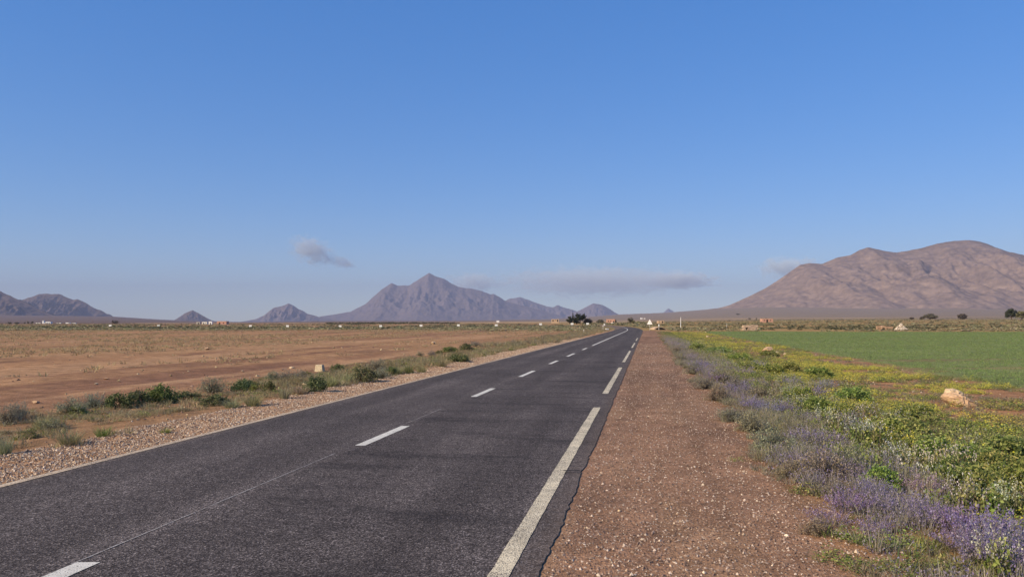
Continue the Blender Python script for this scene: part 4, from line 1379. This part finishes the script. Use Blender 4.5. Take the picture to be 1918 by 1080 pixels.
# stone heap
D = 170.0
x, y, z = base(1688, D)
V, Fc, C, o_ = [], [], [], 0
r = np.random.default_rng(4)
for i in range(420):
    a, q = r.uniform(0, 6.28), math.sqrt(r.uniform(0, 1))
    v, f, c = PEB[i % 12]
    hx = 1.45 * q * math.cos(a)
    hz_ = max(0, 1.18 * (1 - q) ** .9 * (1 + .25 * (hx < .2)) + r.normal(0, .03))
    V.append(v * r.uniform(.07, .17) + np.array([hx, 1.0 * q * math.sin(a), hz_]))
    Fc.append(f + o_)
    C.append(np.tile(jit([(.62, .52, .42), (.50, .40, .31), (.70, .62, .52)], 1), (6, 1)))
    o_ += 6
o = link('stone_heap', tri_mesh('stone_heap', np.concatenate(V), np.concatenate(Fc), np.concatenate(C)), M_PEBBLE, None, (x, y, z))
tag(o, 'pale heap of field stones right of the orange clay hut', 'stone heap')


# ------------------------------------------------------------------ trees far off
def tree(u, D, v_base, wpx, hpx, cols, label, group='trees far out on the plain', shape='round', trunk=.25, nl=1500, name='tree'):
    x, y, z = base(u, D)
    if v_base is not None:
        z = max(z - .2, H - (v_base - V0) / F * D)
    w_, h_ = px(wpx, D), px(hpx, D)
    t = tag(empty(name, (x, y, z), rng.uniform(0, 6)), label, 'tree', group)
    th = h_ * trunk
    mb = MB().tube([(0, 0, -.5), (w_ * .02, 0, th), (0, w_ * .03, h_ * .62)], [w_ * .05, w_ * .04, w_ * .012], 7)
    for k in range(5):
        a = k * 1.26 + .4
        mb.tube([(0, 0, th * (.8 + .12 * k)), (w_ * .2 * math.cos(a), w_ * .2 * math.sin(a), th + h_ * .22), (w_ * .33 * math.cos(a), w_ * .33 * math.sin(a), h_ * .62)], [w_ * .022, w_ * .015, w_ * .006], 5)
    mb.done('trunk', M_BARK, t)
    k = 34
    d = rng.normal(0, 1, (k, 3))
    d /= np.linalg.norm(d, axis=1, keepdims=True)
    c = d * rng.uniform(.35, .95, (k, 1)) ** .6
    if shape == 'flat':
        c[:, 2] = np.abs(c[:, 2]) * 1.3 - .5
    p = c[rng.integers(0, k, nl)] + rng.normal(0, .15, (nl, 3))
    if shape == 'spike':
        p[:, :2] *= np.clip(1.1 - (p[:, 2:3] + 1) / 2, .12, 1)
    p = p * np.array([w_ / 2, w_ / 2, (h_ - th * .8) / 2]) * .92 + np.array([0, 0, th * .8 + (h_ - th * .8) / 2])
    me = tri_mesh('crown', *leaves(p, w_ * .03, w_ * .07, cols, .6, amt=.35))
    link('crown', me, M_PLANT, t)
    return t


DKG = [(.040, .052, .030), (.060, .072, .040), (.028, .036, .024), (.085, .09, .05)]
BRN = [(.13, .105, .085), (.17, .14, .11), (.10, .08, .07)]
SAGE = [(.15, .14, .10), (.20, .18, .13), (.11, .10, .075)]
tree(1073, 430, 606, 7, 24, DKG, 'narrow dark cypress at the left of the tree group by the road', 'dark trees beside the salmon house', 'spike', .06)
tree(1087, 425, 607, 19, 24, DKG, 'tall rounded dark tree in the group left of the salmon house', 'dark trees beside the salmon house')
tree(1067, 415, 607, 13, 15, DKG, 'low dark tree left of the cypress', 'dark trees beside the salmon house', 'round', .1)
tree(1080, 418, 607.5, 14, 14, DKG, 'short dense tree between the cypress and the tall rounded one', 'dark trees beside the salmon house', 'round', .08)
tree(1101, 430, 607, 18, 11, BRN, 'bare brownish tree right of the tall rounded dark tree', 'dark trees beside the salmon house', 'round', .1)
tree(1124, 450, 606.5, 16, 9, SAGE, 'low grey tree touching the left side of the salmon house', 'dark trees beside the salmon house', 'flat', .1)
tree(1153, 515, 607, 4, 9, DKG, 'slim dark shrub tree at the right corner of the salmon house', 'dark trees beside the salmon house', 'round', .08)
tree(1181, 420, 606, 11, 12, SAGE, 'small grey tree just left of the road end', shape='round', trunk=.15)
tree(1187, 410, 607, 9, 8, OLIVE, 'low olive tree right of the small grey tree at the road end', shape='round', trunk=.1)
tree(1195, 400, 607, 11, 6.5, PALE, 'pale low bushy tree left of the triangular sign', shape='flat', trunk=.1)
tree(1742, 600, 600.5, 24, 14, SAGE, 'wide umbrella shaped grey tree below the ochre mountain', shape='flat', trunk=.12)
tree(1803, 640, 600, 17, 12, BRN, 'rounded brownish tree right of the umbrella shaped tree', shape='round', trunk=.15)
tree(1894, 520, 598.5, 21, 22, DKG, 'dark dense round tree near the right edge of the picture', shape='round', trunk=.14, nl=1500)
tree(1914, 530, 598.5, 22, 17, OLIVE, 'olive green tree cut by the right edge behind the dark one', shape='round', trunk=.12, nl=1200)
tree(1727, 640, 599, 10, 6, BRN, 'low brown tree left of the umbrella shaped tree', shape='flat', trunk=.1)
tree(1708, 660, 598.5, 9, 5, BRN, 'low brown tree second left of the umbrella shaped tree', shape='flat', trunk=.1)
tree(1382, 2600, 589.5, 8, 2.6, DKG, 'lone dark bushy tree up on the slope under the ochre mountain', shape='flat', trunk=.1, nl=300)
for (u, w_, lab) in ((1404, 6, 'dark low tree leftmost of four above the pink farmhouse'), (1417, 4, 'dark low tree second of four above the pink farmhouse'), (1426, 4, 'dark low tree third of four above the pink farmhouse'), (1435, 6, 'dark low tree last of four above the pink farmhouse')):
    tree(u, 1100, 597.8, w_, 3, DKG, lab, shape='flat', trunk=.1, nl=300)
for (u, w_, h_, lab) in ((46, 4, 4, 'small dark tree left of the village trees'), (53, 5, 6, 'dark tree left of the pair beside the white village'), (60, 6, 6, 'dark tree right of the pair beside the white village'), (215, 15, 7, 'bare brownish tree clump left of the pyramid hill'), (18, 7, 5, 'dark bushy tree near the left edge of the far plain'), (32, 8, 4, 'low dark tree second from the left on the far plain')):
    tree(u, 700, 614.5 if u > 40 else 617.5, w_, h_, DKG if u < 200 else BRN, lab, shape='round', trunk=.12, nl=400)
